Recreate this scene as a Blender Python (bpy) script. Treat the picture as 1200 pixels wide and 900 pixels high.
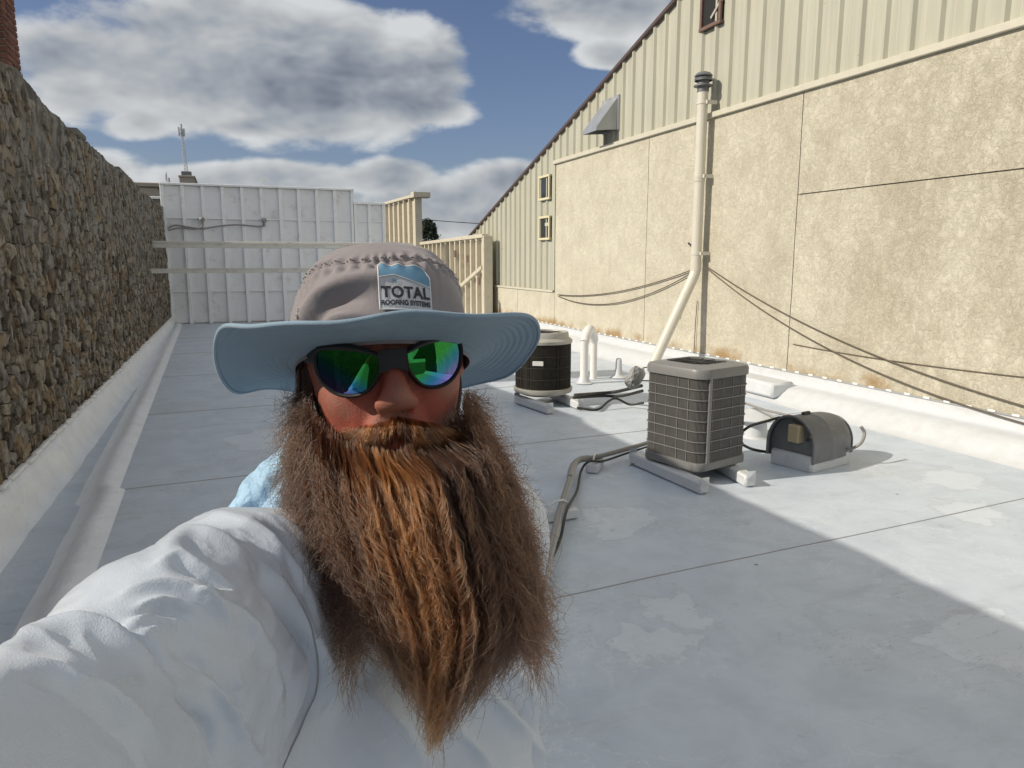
import bpy, bmesh, math, random
import numpy as np
from mathutils import Vector, Matrix
R_ = math.radians
for _o in list(bpy.data.objects): bpy.data.objects.remove(_o, do_unlink=True)
SC = bpy.context.scene; COL = SC.collection
rng = np.random.default_rng(7); random.seed(7)

# ------------------------------------------------------------------ camera
F = 860.0
PIT = math.atan(145/860); YAW = math.atan(332/860*math.cos(PIT))
CAM = np.array([0, 0, 1.76])
FW = np.array([math.sin(YAW)*math.cos(PIT), math.cos(YAW)*math.cos(PIT), -math.sin(PIT)])
RT = np.array([math.cos(YAW), -math.sin(YAW), 0.0]); UP = np.cross(RT, FW)
cd = bpy.data.cameras.new('camera'); cam = bpy.data.objects.new('camera', cd); COL.objects.link(cam)
cd.sensor_width = 36; cd.lens = F/1200*36; cd.clip_start = 0.01; cd.clip_end = 6000
cam.matrix_world = Matrix([[RT[0], UP[0], -FW[0], CAM[0]], [RT[1], UP[1], -FW[1], CAM[1]], [RT[2], UP[2], -FW[2], CAM[2]], [0, 0, 0, 1]])
SC.camera = cam
def ray(u, v): return FW + RT*(u-600)/F - UP*(v-450)/F
def at(u, v, z): return CAM + ray(u, v)*z               # a point seen at pixel (u,v) of the 1200x900 photograph, z metres deep
def cc(x, y, z): return CAM + RT*x - UP*y + FW*z        # right, down, forward metres from the lens
# ------------------------------------------------------------------ light, sky, exposure
EL = R_(32.8); AZV = np.array([-1.0, 0.06]); AZV /= np.linalg.norm(AZV)
SUN = Vector((AZV[0]*math.cos(EL), AZV[1]*math.cos(EL), math.sin(EL)))
sd = bpy.data.lights.new('sun', 'SUN'); sd.energy = 4.0; sd.angle = R_(0.53); sd.color = (1.0, 0.91, 0.77)
so = bpy.data.objects.new('sun', sd); COL.objects.link(so); so.rotation_euler = SUN.to_track_quat('Z', 'Y').to_euler(); so.location = (-20, 0, 20)
SC.view_settings.view_transform = 'Standard'; SC.view_settings.look = 'None'; SC.view_settings.exposure = 0.07; SC.view_settings.gamma = 1.0
SC.cycles.max_bounces = 8; SC.cycles.transparent_max_bounces = 12; SC.cycles.sample_clamp_indirect = 6

def nd(nt, t, ins=None, **props):
    n = nt.nodes.new(t)
    for k, v in props.items(): setattr(n, k, v)
    for k, v in (ins or {}).items():
        s = n.inputs[k]
        if isinstance(v, bpy.types.NodeSocket): nt.links.new(v, s)
        elif isinstance(v, bpy.types.Node): nt.links.new(v.outputs[0], s)
        else: s.default_value = v
    return n
def mth(nt, op, a, b=0.0, c=0.0, clamp=False):
    n = nd(nt, 'ShaderNodeMath', {0: a, 1: b, 2: c}, operation=op); n.use_clamp = clamp; return n.outputs[0]
def vmt(nt, op, a, b=(0, 0, 0), out=0):
    return nd(nt, 'ShaderNodeVectorMath', {0: a, 1: b}, operation=op).outputs[out]
def mixc(nt, f, a, b, blend='MIX'):
    n = nd(nt, 'ShaderNodeMix', None, data_type='RGBA', blend_type=blend)
    for k, v in ((0, f), (6, a), (7, b)):
        s = n.inputs[k]
        if isinstance(v, bpy.types.NodeSocket): nt.links.new(v, s)
        else: s.default_value = v if k == 0 else (tuple(v)+(1,))[:4]
    return n.outputs[2]
def sstep(nt, x, lo, hi):
    n = nd(nt, 'ShaderNodeMapRange', {0: x, 1: lo, 2: hi, 3: 0.0, 4: 1.0}, interpolation_type='SMOOTHSTEP'); return n.outputs[0]
def noise(nt, co, scale, detail=4, rough=0.55, dist=0.0, out=0):
    return nd(nt, 'ShaderNodeTexNoise', {'Vector': co, 'Scale': scale, 'Detail': detail, 'Roughness': rough, 'Distortion': dist}).outputs[out]

W = bpy.data.worlds.new('World'); SC.world = W; W.use_nodes = True
nt = W.node_tree; nt.nodes.clear()
sky = nd(nt, 'ShaderNodeTexSky', sky_type='NISHITA', sun_disc=False, sun_elevation=EL, sun_rotation=math.atan2(AZV[0], AZV[1]), altitude=200, air_density=1.0, dust_density=1.2, ozone_density=1.5)
dirv = nd(nt, 'ShaderNodeTexCoord').outputs['Generated']
# directions of the cloud banks: a fixed tangent frame in the sky
qx = vmt(nt, 'DOT_PRODUCT', dirv, tuple(RT), 1); qy = vmt(nt, 'DOT_PRODUCT', dirv, tuple(UP), 1); qz = vmt(nt, 'DOT_PRODUCT', dirv, tuple(FW), 1)
zz = mth(nt, 'MAXIMUM', qz, 0.05)
pu = mth(nt, 'DIVIDE', qx, zz); pv = mth(nt, 'DIVIDE', qy, zz)
nco = vmt(nt, 'MULTIPLY', dirv, (1, 1, 1.9))
def vscale(nt, v, s):
    n = nd(nt, 'ShaderNodeVectorMath', {0: v}, operation='SCALE'); n.inputs['Scale'].default_value = s; return n.outputs[0]
wob = vscale(nt, vmt(nt, 'SUBTRACT', noise(nt, nco, 5, 2, 0.5, 0, 1), (0.5, 0.5, 0.5)), 0.07)
nco2 = vmt(nt, 'ADD', nco, wob)
def puff(co, det=8):
    return noise(nt, co, 4.6, det, 0.56)
n1 = puff(nco2); n1a = puff(nco2, 4); n1b = puff(vmt(nt, 'ADD', nco2, tuple(np.array([-0.75, 0.1, 0.85])*0.035)), 4)
n2 = noise(nt, nco2, 2.2, 3, 0.5)
blobs = None
for (u, v, ru, rv, wt) in [(95, 75, 110, 75, 1), (240, 70, 170, 80, 1.1), (370, 95, 140, 75, 1.15), (470, 100, 85, 55, 1.0), (500, 128, 62, 22, .95), (300, 145, 60, 18, .8), (160, 145, 45, 20, .75),
                           (705, 10, 95, 38, 1.0), (715, 62, 42, 18, .85), (300, 210, 150, 22, .9), (455, 208, 60, 22, 1.0), (540, 245, 120, 40, 1.0), (620, 215, 90, 25, .9), (60, 200, 110, 30, .8)]:
    ca, cb = (u-600)/F, -(v-450)/F
    da = mth(nt, 'MULTIPLY', mth(nt, 'SUBTRACT', pu, ca), F/ru); db = mth(nt, 'MULTIPLY', mth(nt, 'SUBTRACT', pv, cb), F/rv)
    r2 = mth(nt, 'ADD', mth(nt, 'MULTIPLY', da, da), mth(nt, 'MULTIPLY', db, db))
    g = mth(nt, 'MULTIPLY', mth(nt, 'SUBTRACT', 1.35, r2), wt*0.75)
    g = mth(nt, 'MAXIMUM', g, -1.2)
    blobs = g if blobs is None else nd(nt, 'ShaderNodeMath', {0: blobs, 1: g, 2: 0.25}, operation='SMOOTH_MAX').outputs[0]
ahead = sstep(nt, qz, 0.55, 0.8)
gen = mth(nt, 'MULTIPLY', mth(nt, 'SUBTRACT', n2, 0.36), 6.0)
base = nd(nt, 'ShaderNodeMix', {0: ahead, 2: gen, 3: blobs}, data_type='FLOAT').outputs[0]
dens = mth(nt, 'ADD', base, mth(nt, 'MULTIPLY', mth(nt, 'SUBTRACT', n1, 0.5), 3.6))
alpha = sstep(nt, dens, 0.0, 0.55)
core = sstep(nt, mth(nt, 'ADD', mth(nt, 'MULTIPLY', dens, 0.30), mth(nt, 'MULTIPLY', mth(nt, 'MULTIPLY', base, ahead), 0.85)), 0.20, 1.35)
lit = mth(nt, 'MULTIPLY', mth(nt, 'SUBTRACT', n1a, n1b), 2.0)
cl = mth(nt, 'ADD', mth(nt, 'SUBTRACT', 0.98, mth(nt, 'MULTIPLY', core, 0.43)), lit)
cl = mth(nt, 'MINIMUM', mth(nt, 'MAXIMUM', cl, 0.26), 1.05)
clc = mixc(nt, sstep(nt, cl, 0.25, 0.9), (0.80, 0.93, 1.14), (0.97, 1.0, 1.02))
CLOUD = 6.1
clc = mixc(nt, 1.0, clc, nd(nt, 'ShaderNodeCombineColor', {0: mth(nt, 'MULTIPLY', cl, CLOUD), 1: mth(nt, 'MULTIPLY', cl, CLOUD), 2: mth(nt, 'MULTIPLY', cl, CLOUD)}).outputs[0], 'MULTIPLY')
skyc = mixc(nt, 1.0, sky.outputs[0], (0.70, 0.69, 0.79), 'MULTIPLY')
fin = mixc(nt, mth(nt, 'MULTIPLY', alpha, 0.96), skyc, clc)
bg = nd(nt, 'ShaderNodeBackground', {0: fin, 1: 0.102}); wo = nd(nt, 'ShaderNodeOutputWorld', {0: bg.outputs[0]})

# ------------------------------------------------------------------ helpers
def vhash(ix, iy, iz, seed):
    h = (ix*374761393 + iy*668265263 + iz*2147483647 + seed*974634533) & 0xFFFFFFFF
    h = ((h ^ (h >> 13))*1274126177) & 0xFFFFFFFF
    return ((h ^ (h >> 16)) & 0xFFFFFF)/float(0xFFFFFF)
def vn(P, scale=1.0, seed=0, oct=3):
    P = np.asarray(P, float).reshape(-1, 3)*scale; out = np.zeros(len(P)); amp = 1; tot = 0
    for o in range(oct):
        i = np.floor(P).astype(np.int64); f = P-i; f = f*f*(3-2*f); s = 0
        for dx in (0, 1):
            for dy in (0, 1):
                for dz in (0, 1):
                    w = (f[:, 0] if dx else 1-f[:, 0])*(f[:, 1] if dy else 1-f[:, 1])*(f[:, 2] if dz else 1-f[:, 2])
                    s = s + w*vhash(i[:, 0]+dx, i[:, 1]+dy, i[:, 2]+dz, seed+o*17)
        out += (s-0.5)*2*amp; tot += amp; amp *= 0.5; P = P*2.03+11.7
    return out/tot

class G:
    def __init__(s): s.V = []; s.F = []; s.n = 0
    def add(s, V, Fs):
        V = np.asarray(V, float).reshape(-1, 3); s.V.append(V); n = s.n
        s.F += [tuple(int(i)+n for i in f) for f in Fs]; s.n += len(V); return s
    def box(s, c, size, R=None, ch=0.0):
        h = np.array(size, float)/2; ch = min(ch, h.min()*0.49)
        R = np.eye(3) if R is None else np.asarray(R)
        if ch <= 0:
            v = np.array([[x, y, z] for x in (-1, 1) for y in (-1, 1) for z in (-1, 1)], float)*h
            f = [(0, 1, 3, 2), (4, 6, 7, 5), (0, 4, 5, 1), (2, 3, 7, 6), (0, 2, 6, 4), (1, 5, 7, 3)]
        else:
            v = []; idx = {}
            for x in (-1, 1):
                for y in (-1, 1):
                    for z in (-1, 1):
                        for a in range(3):
                            p = np.array([x, y, z], float)*(h-ch); p[a] = (x, y, z)[a]*h[a]
                            idx[(x, y, z, a)] = len(v); v.append(p)
            f = []
            for a in range(3):
                b, c2 = (a+1) % 3, (a+2) % 3
                for sg in (-1, 1):
                    q = []
                    for (i, j) in ((-1, -1), (1, -1), (1, 1), (-1, 1)):
                        k = [0, 0, 0]; k[a] = sg; k[b] = i; k[c2] = j; q.append(idx[(*k, a)])
                    f.append(tuple(q if sg > 0 else q[::-1]))
                for i in (-1, 1):
                    for j in (-1, 1):
                        k0 = [0, 0, 0]; k1 = [0, 0, 0]; k0[a] = -1; k1[a] = 1
                        for k in (k0, k1): k[b] = i; k[c2] = j
                        q = (idx[(*k0, b)], idx[(*k1, b)], idx[(*k1, c2)], idx[(*k0, c2)])
                        f.append(q if i*j < 0 else q[::-1])
            for x in (-1, 1):
                for y in (-1, 1):
                    for z in (-1, 1):
                        q = tuple(idx[(x, y, z, a)] for a in range(3)); f.append(q if x*y*z > 0 else q[::-1])
        return s.add(np.asarray(v) @ R.T + np.array(c, float), f)
    def span(s, lo, hi, ch=0.0):
        lo = np.array(lo, float); hi = np.array(hi, float); return s.box((lo+hi)/2, hi-lo, None, ch)
    def tube(s, P, r, n=10, caps=True, closed=False):
        P = np.asarray(P, float); m = len(P); r = np.broadcast_to(np.asarray(r, float), (m,))
        T = np.gradient(P, axis=0)
        if closed: T = np.roll(P, -1, 0)-np.roll(P, 1, 0)
        T /= np.linalg.norm(T, axis=1)[:, None]+1e-12
        a = np.array([0, 0, 1.0]) if abs(T[0][2]) < 0.9 else np.array([1.0, 0, 0])
        U = np.cross(a, T[0]); U /= np.linalg.norm(U); V = []
        for i in range(m):
            U = U-T[i]*(U@T[i]); U /= np.linalg.norm(U); B = np.cross(T[i], U)
            for k in range(n):
                t = 2*math.pi*k/n; V.append(P[i]+r[i]*(math.cos(t)*U+math.sin(t)*B))
        Fs = []
        for i in range(m if closed else m-1):
            j = (i+1) % m
            for k in range(n): Fs.append((i*n+k, i*n+(k+1) % n, j*n+(k+1) % n, j*n+k))
        if caps and not closed: Fs.append(tuple(range(n))[::-1]); Fs.append(tuple((m-1)*n+k for k in range(n)))
        return s.add(V, Fs)
    def lathe(s, prof, c=(0, 0, 0), n=32, R=None, a0=0.0, a1=2*math.pi):
        full = abs(a1-a0-2*math.pi) < 1e-6; m = n if full else n+1; V = []
        for (r, z) in prof:
            for k in range(m):
                t = a0+(a1-a0)*k/n; V.append((r*math.cos(t), r*math.sin(t), z))
        V = np.array(V)
        if R is not None: V = V @ np.asarray(R).T
        Fs = []
        for i in range(len(prof)-1):
            for k in range(n):
                j = (k+1) % m; Fs.append((i*m+k, i*m+j, (i+1)*m+j, (i+1)*m+k))
        return s.add(V+np.array(c, float), Fs)
    def grid(s, Vg, flip=False, wrap=False):
        Vg = np.asarray(Vg, float); a, b = Vg.shape[:2]; Fs = []
        for i in range(a-1):
            for j in range(b if wrap else b-1):
                q = (i*b+j, (i+1)*b+j, (i+1)*b+(j+1) % b, i*b+(j+1) % b); Fs.append(q[::-1] if flip else q)
        return s.add(Vg.reshape(-1, 3), Fs)
    def prism(s, poly, ax, lo, hi):
        """poly: 2-D outline; ax: the axis it is extruded along"""
        n = len(poly); V = []
        for d in (lo, hi):
            for (a, b) in poly: p = [0, 0, 0]; p[ax] = d; p[(ax+1) % 3] = a; p[(ax+2) % 3] = b; V.append(p)
        Fs = [tuple(range(n))[::-1], tuple(range(n, 2*n))]+[(i, (i+1) % n, n+(i+1) % n, n+i) for i in range(n)]
        return s.add(V, Fs)
    def data(s): return np.concatenate(s.V) if s.V else np.zeros((0, 3)), s.F

def mkmesh(name, V, Fs, smooth=None):
    me = bpy.data.meshes.new(name)
    V = np.asarray(V, float)
    if isinstance(Fs, np.ndarray):
        k = Fs.shape[1]; m = len(Fs)
        me.vertices.add(len(V)); me.vertices.foreach_set('co', V.astype(np.float32).ravel())
        me.loops.add(m*k); me.loops.foreach_set('vertex_index', Fs.astype(np.int32).ravel())
        me.polygons.add(m); me.polygons.foreach_set('loop_start', np.arange(0, m*k, k, dtype=np.int32))
        me.update(calc_edges=True)
    else:
        me.from_pydata(V.tolist(), [], Fs)
    if smooth is not None:
        me.polygons.foreach_set('use_smooth', np.ones(len(me.polygons), bool))
        if smooth < 179: me.set_sharp_from_angle(angle=R_(smooth))
    me.update(); return me
def rootloc(o):
    p = Vector((0, 0, 0))
    while o is not None: p = p+o.location; o = o.parent
    return np.array(p)
def tag(o, label=None, cat=None, group=None, kind=None):
    for k, v in (('label', label), ('category', cat), ('group', group), ('kind', kind)):
        if v: o[k] = v
    return o
def obj(name, g, mat, parent=None, smooth=None, label=None, cat=None, group=None, kind=None, loc=None):
    V, Fs = g.data() if isinstance(g, G) else g
    V = np.asarray(V, float)
    off = rootloc(parent) if parent is not None else (np.array(loc, float) if loc is not None else np.zeros(3))
    me = mkmesh(name, V-off, Fs, smooth); o = bpy.data.objects.new(name, me); COL.objects.link(o)
    if parent is not None: o.parent = parent
    else: o.location = off
    for m in (mat if isinstance(mat, (list, tuple)) else [mat]): me.materials.append(m)
    return tag(o, label, cat, group, kind)
def thing(name, loc, label, cat, group=None, kind=None):
    o = bpy.data.objects.new(name, None); COL.objects.link(o); o.location = loc; o.empty_display_size = 0.1
    return tag(o, label, cat, group, kind)
def rotz(a): c, s = math.cos(a), math.sin(a); return np.array([[c, -s, 0], [s, c, 0], [0, 0, 1]])
def bez(P, n=24):
    """smooth curve through points (Catmull-Rom)"""
    P = np.asarray(P, float); Q = np.vstack([2*P[0]-P[1], P, 2*P[-1]-P[-2]]); out = []
    m = len(P)-1; per = max(2, n//m)
    for i in range(m):
        a, b, c, d = Q[i:i+4]
        for t in np.linspace(0, 1, per, endpoint=False):
            out.append(0.5*((2*b)+(-a+c)*t+(2*a-5*b+4*c-d)*t*t+(-a+3*b-3*c+d)*t**3))
    out.append(P[-1]); return np.array(out)

# ------------------------------------------------------------------ materials
def mat(name, fn):
    m = bpy.data.materials.new(name); m.use_nodes = True; t = m.node_tree; t.nodes.clear()
    b = nd(t, 'ShaderNodeBsdfPrincipled'); o = nd(t, 'ShaderNodeOutputMaterial', {0: b.outputs[0]})
    geo = nd(t, 'ShaderNodeNewGeometry'); pos = geo.outputs['Position']
    fn(t, b, pos); return m
def setb(t, b, col=None, rough=None, metal=None, spec=None, bump=None, bs=0.5, bd=0.01, **kw):
    for k, v in (('Base Color', col), ('Roughness', rough), ('Metallic', metal), ('Specular IOR Level', spec)):
        if v is None: continue
        if isinstance(v, bpy.types.NodeSocket): t.links.new(v, b.inputs[k])
        else: b.inputs[k].default_value = (tuple(v)+(1,))[:4] if k == 'Base Color' else v
    for k, v in kw.items():
        k = k.replace('_', ' ')
        if isinstance(v, bpy.types.NodeSocket): t.links.new(v, b.inputs[k])
        else: b.inputs[k].default_value = v
    if bump is not None:
        n = nd(t, 'ShaderNodeBump', {'Strength': bs, 'Distance': bd, 'Height': bump}); t.links.new(n.outputs[0], b.inputs['Normal'])
def simple(name, col, rough=0.5, metal=0.0, var=0.12, scale=8, bump=0.15, bscale=60, bd=0.003, dirt=None, dirtamt=0.5):
    def fn(t, b, p):
        n = noise(t, p, scale, 5, 0.6)
        c = mixc(t, n, tuple(np.array(col)*(1-var)), tuple(np.minimum(np.array(col)*(1+var), 0.95)))
        if dirt is not None:
            d = sstep(t, noise(t, p, scale*0.45+1.3, 7, 0.65), 0.52, 0.75)
            c = mixc(t, mth(t, 'MULTIPLY', d, dirtamt), c, dirt)
        setb(t, b, c, mth(t, 'ADD', rough-0.06, mth(t, 'MULTIPLY', n, 0.12)), metal, None, noise(t, p, bscale, 4, 0.6) if bump else None, bump, bd)
    return mat(name, fn)

def f_membrane(t, b, p):
    sc = nd(t, 'ShaderNodeSeparateXYZ', {0: p}); 
    big = noise(t, p, 0.7, 5, 0.6); mid = noise(t, p, 3.1, 8, 0.68, 0.4); fine = noise(t, p, 28, 6, 0.7)
    st = vmt(t, 'MULTIPLY', p, (0.35, 2.2, 1)); streak = noise(t, st, 2.3, 7, 0.7, 0.3)
    c = mixc(t, sstep(t, mid, 0.35, 0.7), (0.565, 0.625, 0.695), (0.49, 0.545, 0.61))
    c = mixc(t, mth(t, 'MULTIPLY', sstep(t, streak, 0.54, 0.72), 0.45), c, (0.41, 0.43, 0.45))
    c = mixc(t, mth(t, 'MULTIPLY', sstep(t, big, 0.5, 0.7), 0.35), c, (0.48, 0.50, 0.52))
    # dried wash marks: clean white pools with a sharp wavy rim
    wv = nd(t, 'ShaderNodeVectorMath', {0: p, 1: vscale(t, vmt(t, 'SUBTRACT', noise(t, p, 3.2, 6, 0.62, 0, 1), (0.5, 0.5, 0.5)), 0.75)}, operation='ADD').outputs[0]
    pool = None
    for (x, y, r) in [(2.45, 4.3, 0.26), (2.3, 4.05, 0.15), (2.05, 3.0, .17), (1.75, 2.7, .2), (3.3, 2.15, .33), (2.75, 5.2, .2), (1.7, 4.9, .22), (4.8, 3.5, .25), (2.2, 5.55, .22), (5.4, 4.1, .3), (0.3, 7.5, .5)]:
        dd = mth(t, 'DIVIDE', vmt(t, 'DISTANCE', wv, (x, y, 0), 1), r)
        pool = dd if pool is None else mth(t, 'MINIMUM', pool, dd)
    inside = sstep(t, pool, 1.0, 0.86); rim = mth(t, 'MULTIPLY', sstep(t, pool, 1.16, 1.0), mth(t, 'SUBTRACT', 1.0, inside))
    c = mixc(t, mth(t, 'MULTIPLY', inside, 0.42), c, (0.70, 0.75, 0.80))
    c = mixc(t, mth(t, 'MULTIPLY', rim, 0.16), c, (0.40, 0.41, 0.41))
    # scuffs, grit and brown spots
    sp = sstep(t, noise(t, p, 9, 3, 0.5), 0.74, 0.80)
    c = mixc(t, mth(t, 'MULTIPLY', sp, 0.35), c, (0.30, 0.25, 0.18))
    vor = nd(t, 'ShaderNodeTexVoronoi', {'Vector': p, 'Scale': 3.0}); gr = mth(t, 'LESS_THAN', vor.outputs['Distance'], 0.035)
    c = mixc(t, mth(t, 'MULTIPLY', gr, 0.75), c, (0.09, 0.08, 0.07))
    sv = vmt(t, 'MULTIPLY', p, (1.1, 5, 1)); sn = noise(t, sv, 4.2, 2, 0.5, 1.5)
    scf = mth(t, 'MULTIPLY', sstep(t, sn, 0.60, 0.615), sstep(t, sn, 0.635, 0.62))
    c = mixc(t, mth(t, 'MULTIPLY', mth(t, 'MULTIPLY', scf, sstep(t, big, 0.48, 0.6)), 0.4), c, (0.27, 0.26, 0.25))
    wl = noise(t, p, 1.6, 7, 0.62, 0.5)
    for lv, am in ((0.46, 0.40), (0.53, 0.45), (0.60, 0.38)):        # dried water lines
        ln_ = mth(t, 'MULTIPLY', sstep(t, wl, lv-0.006, lv), sstep(t, wl, lv+0.012, lv)); c = mixc(t, mth(t, 'MULTIPLY', mth(t, 'MULTIPLY', ln_, am), sstep(t, noise(t, p, 1.1, 3), .42, .58)), c, (0.74, 0.76, 0.77))
    sm1 = mth(t, 'MULTIPLY', sstep(t, noise(t, vmt(t, 'MULTIPLY', p, (1.0, 1.5, 1)), 3.3, 6, 0.72, 0.8), 0.60, 0.74), sstep(t, fine, 0.40, 0.62))
    c = mixc(t, mth(t, 'MULTIPLY', sm1, 0.75), c, (0.27, 0.255, 0.22))
    wr = noise(t, vmt(t, 'MULTIPLY', p, (0.5, 3.2, 1)), 2.6, 3, 0.5, 0.9)
    h = mth(t, 'ADD', mth(t, 'ADD', mth(t, 'MULTIPLY', mid, 0.5), mth(t, 'MULTIPLY', fine, 0.28)), mth(t, 'MULTIPLY', wr, 0.7))
    setb(t, b, c, mth(t, 'ADD', 0.38, mth(t, 'MULTIPLY', mid, 0.25)), 0, 0.35, h, 0.35, 0.012)
MEMB = mat('white_membrane', f_membrane)
LAP = simple('seam_dirt', (0.30, 0.30, 0.30), 0.8)
def f_flash(t, b, p):
    mid = noise(t, p, 4, 7, 0.65); st = noise(t, vmt(t, 'MULTIPLY', p, (3, 0.8, 3)), 4, 6, 0.65)
    c = mixc(t, sstep(t, mid, 0.35, 0.7), (0.80, 0.82, 0.84), (0.72, 0.74, 0.76))
    c = mixc(t, mth(t, 'MULTIPLY', sstep(t, st, 0.55, 0.75), 0.35), c, (0.50, 0.49, 0.46))
    h = mth(t, 'ADD', noise(t, p, 6, 4, 0.5, 0.8), mth(t, 'MULTIPLY', noise(t, p, 40, 3, 0.5), 0.08))
    setb(t, b, c, 0.42, 0, 0.35, h, 0.5, 0.03)
FLASH = mat('white_flashing', f_flash)
PATCHW = simple('bright_membrane', (0.585, 0.605, 0.625), 0.42, bump=0.3, bscale=9, bd=0.02, dirt=(0.5, 0.48, 0.43), dirtamt=0.4)

def f_stucco(t, b, p):
    big = noise(t, p, 0.55, 5, 0.6); mid = noise(t, p, 2.6, 10, 0.75, 0.3); sp = noise(t, vmt(t, 'MULTIPLY', p, (1, 1, 0.6)), 17, 8, 0.75, 0.5)
    st = noise(t, vmt(t, 'MULTIPLY', p, (1, 1.4, 0.28)), 1.6, 8, 0.7, 0.2)
    c = mixc(t, sstep(t, mid, 0.28, 0.72), (0.625, 0.585, 0.475), (0.505, 0.465, 0.37))
    c = mixc(t, mth(t, 'MULTIPLY', sstep(t, st, 0.5, 0.72), 0.5), c, (0.42, 0.375, 0.285))
    c = mixc(t, mth(t, 'MULTIPLY', sstep(t, sp, 0.52, 0.68), 0.22), c, (0.74, 0.70, 0.58))
    c = mixc(t, mth(t, 'MULTIPLY', mth(t, 'MULTIPLY', sstep(t, nd(t, 'ShaderNodeSeparateXYZ', {0: p}).outputs[1], 11.0, 5.5), sstep(t, noise(t, vmt(t, 'MULTIPLY', p, (1, 1, .6)), 1.6, 9, 0.74, 0.2), 0.38, 0.66)), 0.68), c, (0.37, 0.325, 0.235))
    z = nd(t, 'ShaderNodeSeparateXYZ', {0: p}).outputs[2]
    low = mth(t, 'MULTIPLY', sstep(t, mth(t, 'SUBTRACT', z, mth(t, 'MULTIPLY', mid, 0.25)), 0.42, 0.26), sstep(t, noise(t, p, 1.1, 3), 0.46, 0.6))
    c = mixc(t, mth(t, 'MULTIPLY', low, 0.8), c, (0.30, 0.17, 0.045))
    gr_ = noise(t, p, 55, 5, 0.75); c = mixc(t, mth(t, 'MULTIPLY', sstep(t, gr_, .5, .68), .38), c, (.34, .30, .23)); c = mixc(t, mth(t, 'MULTIPLY', sstep(t, gr_, .47, .33), .3), c, (.76, .71, .58))
    # skip-trowel plaster: knocked-down islands
    wv = nd(t, 'ShaderNodeVectorMath', {0: p, 1: vscale(t, noise(t, p, 5, 4, 0.6, 0, 1), 0.25)}, operation='ADD').outputs[0]
    isl = sstep(t, noise(t, wv, 13.0, 8, 0.72, 0.4), 0.42, 0.62)
    h = mth(t, 'ADD', mth(t, 'MULTIPLY', isl, 0.6), mth(t, 'MULTIPLY', noise(t, p, 45, 5, 0.7), 0.35))
    setb(t, b, c, 0.92, 0, 0.15, h, 0.8, 0.010)
STUC = mat('stucco', f_stucco)
def f_siding(t, b, p):
    n = noise(t, vmt(t, 'MULTIPLY', p, (1, 6, 0.35)), 1.5, 7, 0.65); m2 = noise(t, p, 0.8, 4)
    c = mixc(t, sstep(t, n, 0.3, 0.7), (0.485, 0.475, 0.385), (0.405, 0.395, 0.32))
    c = mixc(t, mth(t, 'MULTIPLY', sstep(t, m2, 0.5, 0.7), 0.25), c, (0.40, 0.37, 0.28))
    sp = mth(t, 'LESS_THAN', nd(t, 'ShaderNodeTexVoronoi', {'Vector': p, 'Scale': 1.7}).outputs['Distance'], 0.03)
    c = mixc(t, mth(t, 'MULTIPLY', sp, 0.7), c, (0.16, 0.12, 0.07))
    setb(t, b, c, 0.5, 0.0, 0.4, noise(t, p, 2.5, 3), 0.12, 0.02)
SIDE = mat('beige_metal_siding', f_siding)
TRIM = simple('beige_trim', (0.56, 0.53, 0.43), 0.5)
BROWN = simple('brown_trim', (0.085, 0.055, 0.048), 0.5)
WHITEP = simple('white_painted_panel', (0.80, 0.81, 0.82), 0.55, var=0.08, scale=3, dirt=(0.42, 0.41, 0.38), dirtamt=0.5)
RIBP = simple('white_painted_rib', (0.84, 0.85, 0.86), 0.55, var=0.05, dirt=(0.5, 0.49, 0.46), dirtamt=0.4)
TANF = simple('tan_painted_steel', (0.58, 0.53, 0.42), 0.55, dirt=(0.33, 0.25, 0.16), dirtamt=0.4)
GALV = simple('galvanised_rail', (0.52, 0.49, 0.43), 0.42, 0.3, dirt=(0.28, 0.22, 0.16), dirtamt=0.6)
def f_stone(t, b, p):
    oi = nd(t, 'ShaderNodeObjectInfo').outputs['Random']; ri = nd(t, 'ShaderNodeNewGeometry').outputs['Random Per Island']
    r = mth(t, 'FRACT', mth(t, 'ADD', oi, mth(t, 'MULTIPLY', ri, 3.77)))
    r2 = mth(t, 'FRACT', mth(t, 'MULTIPLY', r, 7.31))
    z = nd(t, 'ShaderNodeSeparateXYZ', {0: p}).outputs[2]
    c = mixc(t, r, (0.105, 0.088, 0.068), (0.37, 0.325, 0.255))
    c = mixc(t, mth(t, 'MULTIPLY', sstep(t, r2, 0.6, 0.8), 0.7), c, (0.33, 0.31, 0.28))
    c = mixc(t, mth(t, 'MULTIPLY', sstep(t, r2, 0.2, 0.12), 0.6), c, (0.32, 0.23, 0.135))
    n = noise(t, p, 13, 8, 0.72); c = mixc(t, sstep(t, n, 0.40, 0.66), c, mixc(t, 1.0, c, (0.36, 0.33, 0.30), 'MULTIPLY'))
    lich = mth(t, 'MULTIPLY', sstep(t, noise(t, vmt(t, 'MULTIPLY', p, (1, 1.6, 0.45)), 1.8, 7, 0.7), 0.42, 0.62), sstep(t, z, 0.9, 2.6))
    c = mixc(t, mth(t, 'MULTIPLY', lich, 0.9), c, (0.25, 0.24, 0.22))
    h = mth(t, 'ADD', mth(t, 'MULTIPLY', noise(t, p, 22, 6, 0.7), 1.0), mth(t, 'MULTIPLY', noise(t, p, 90, 3, 0.6), 0.3))
    setb(t, b, c, 0.93, 0, 0.15, h, 0.9, 0.02)
STONE = mat('rubble_stone', f_stone)
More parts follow.
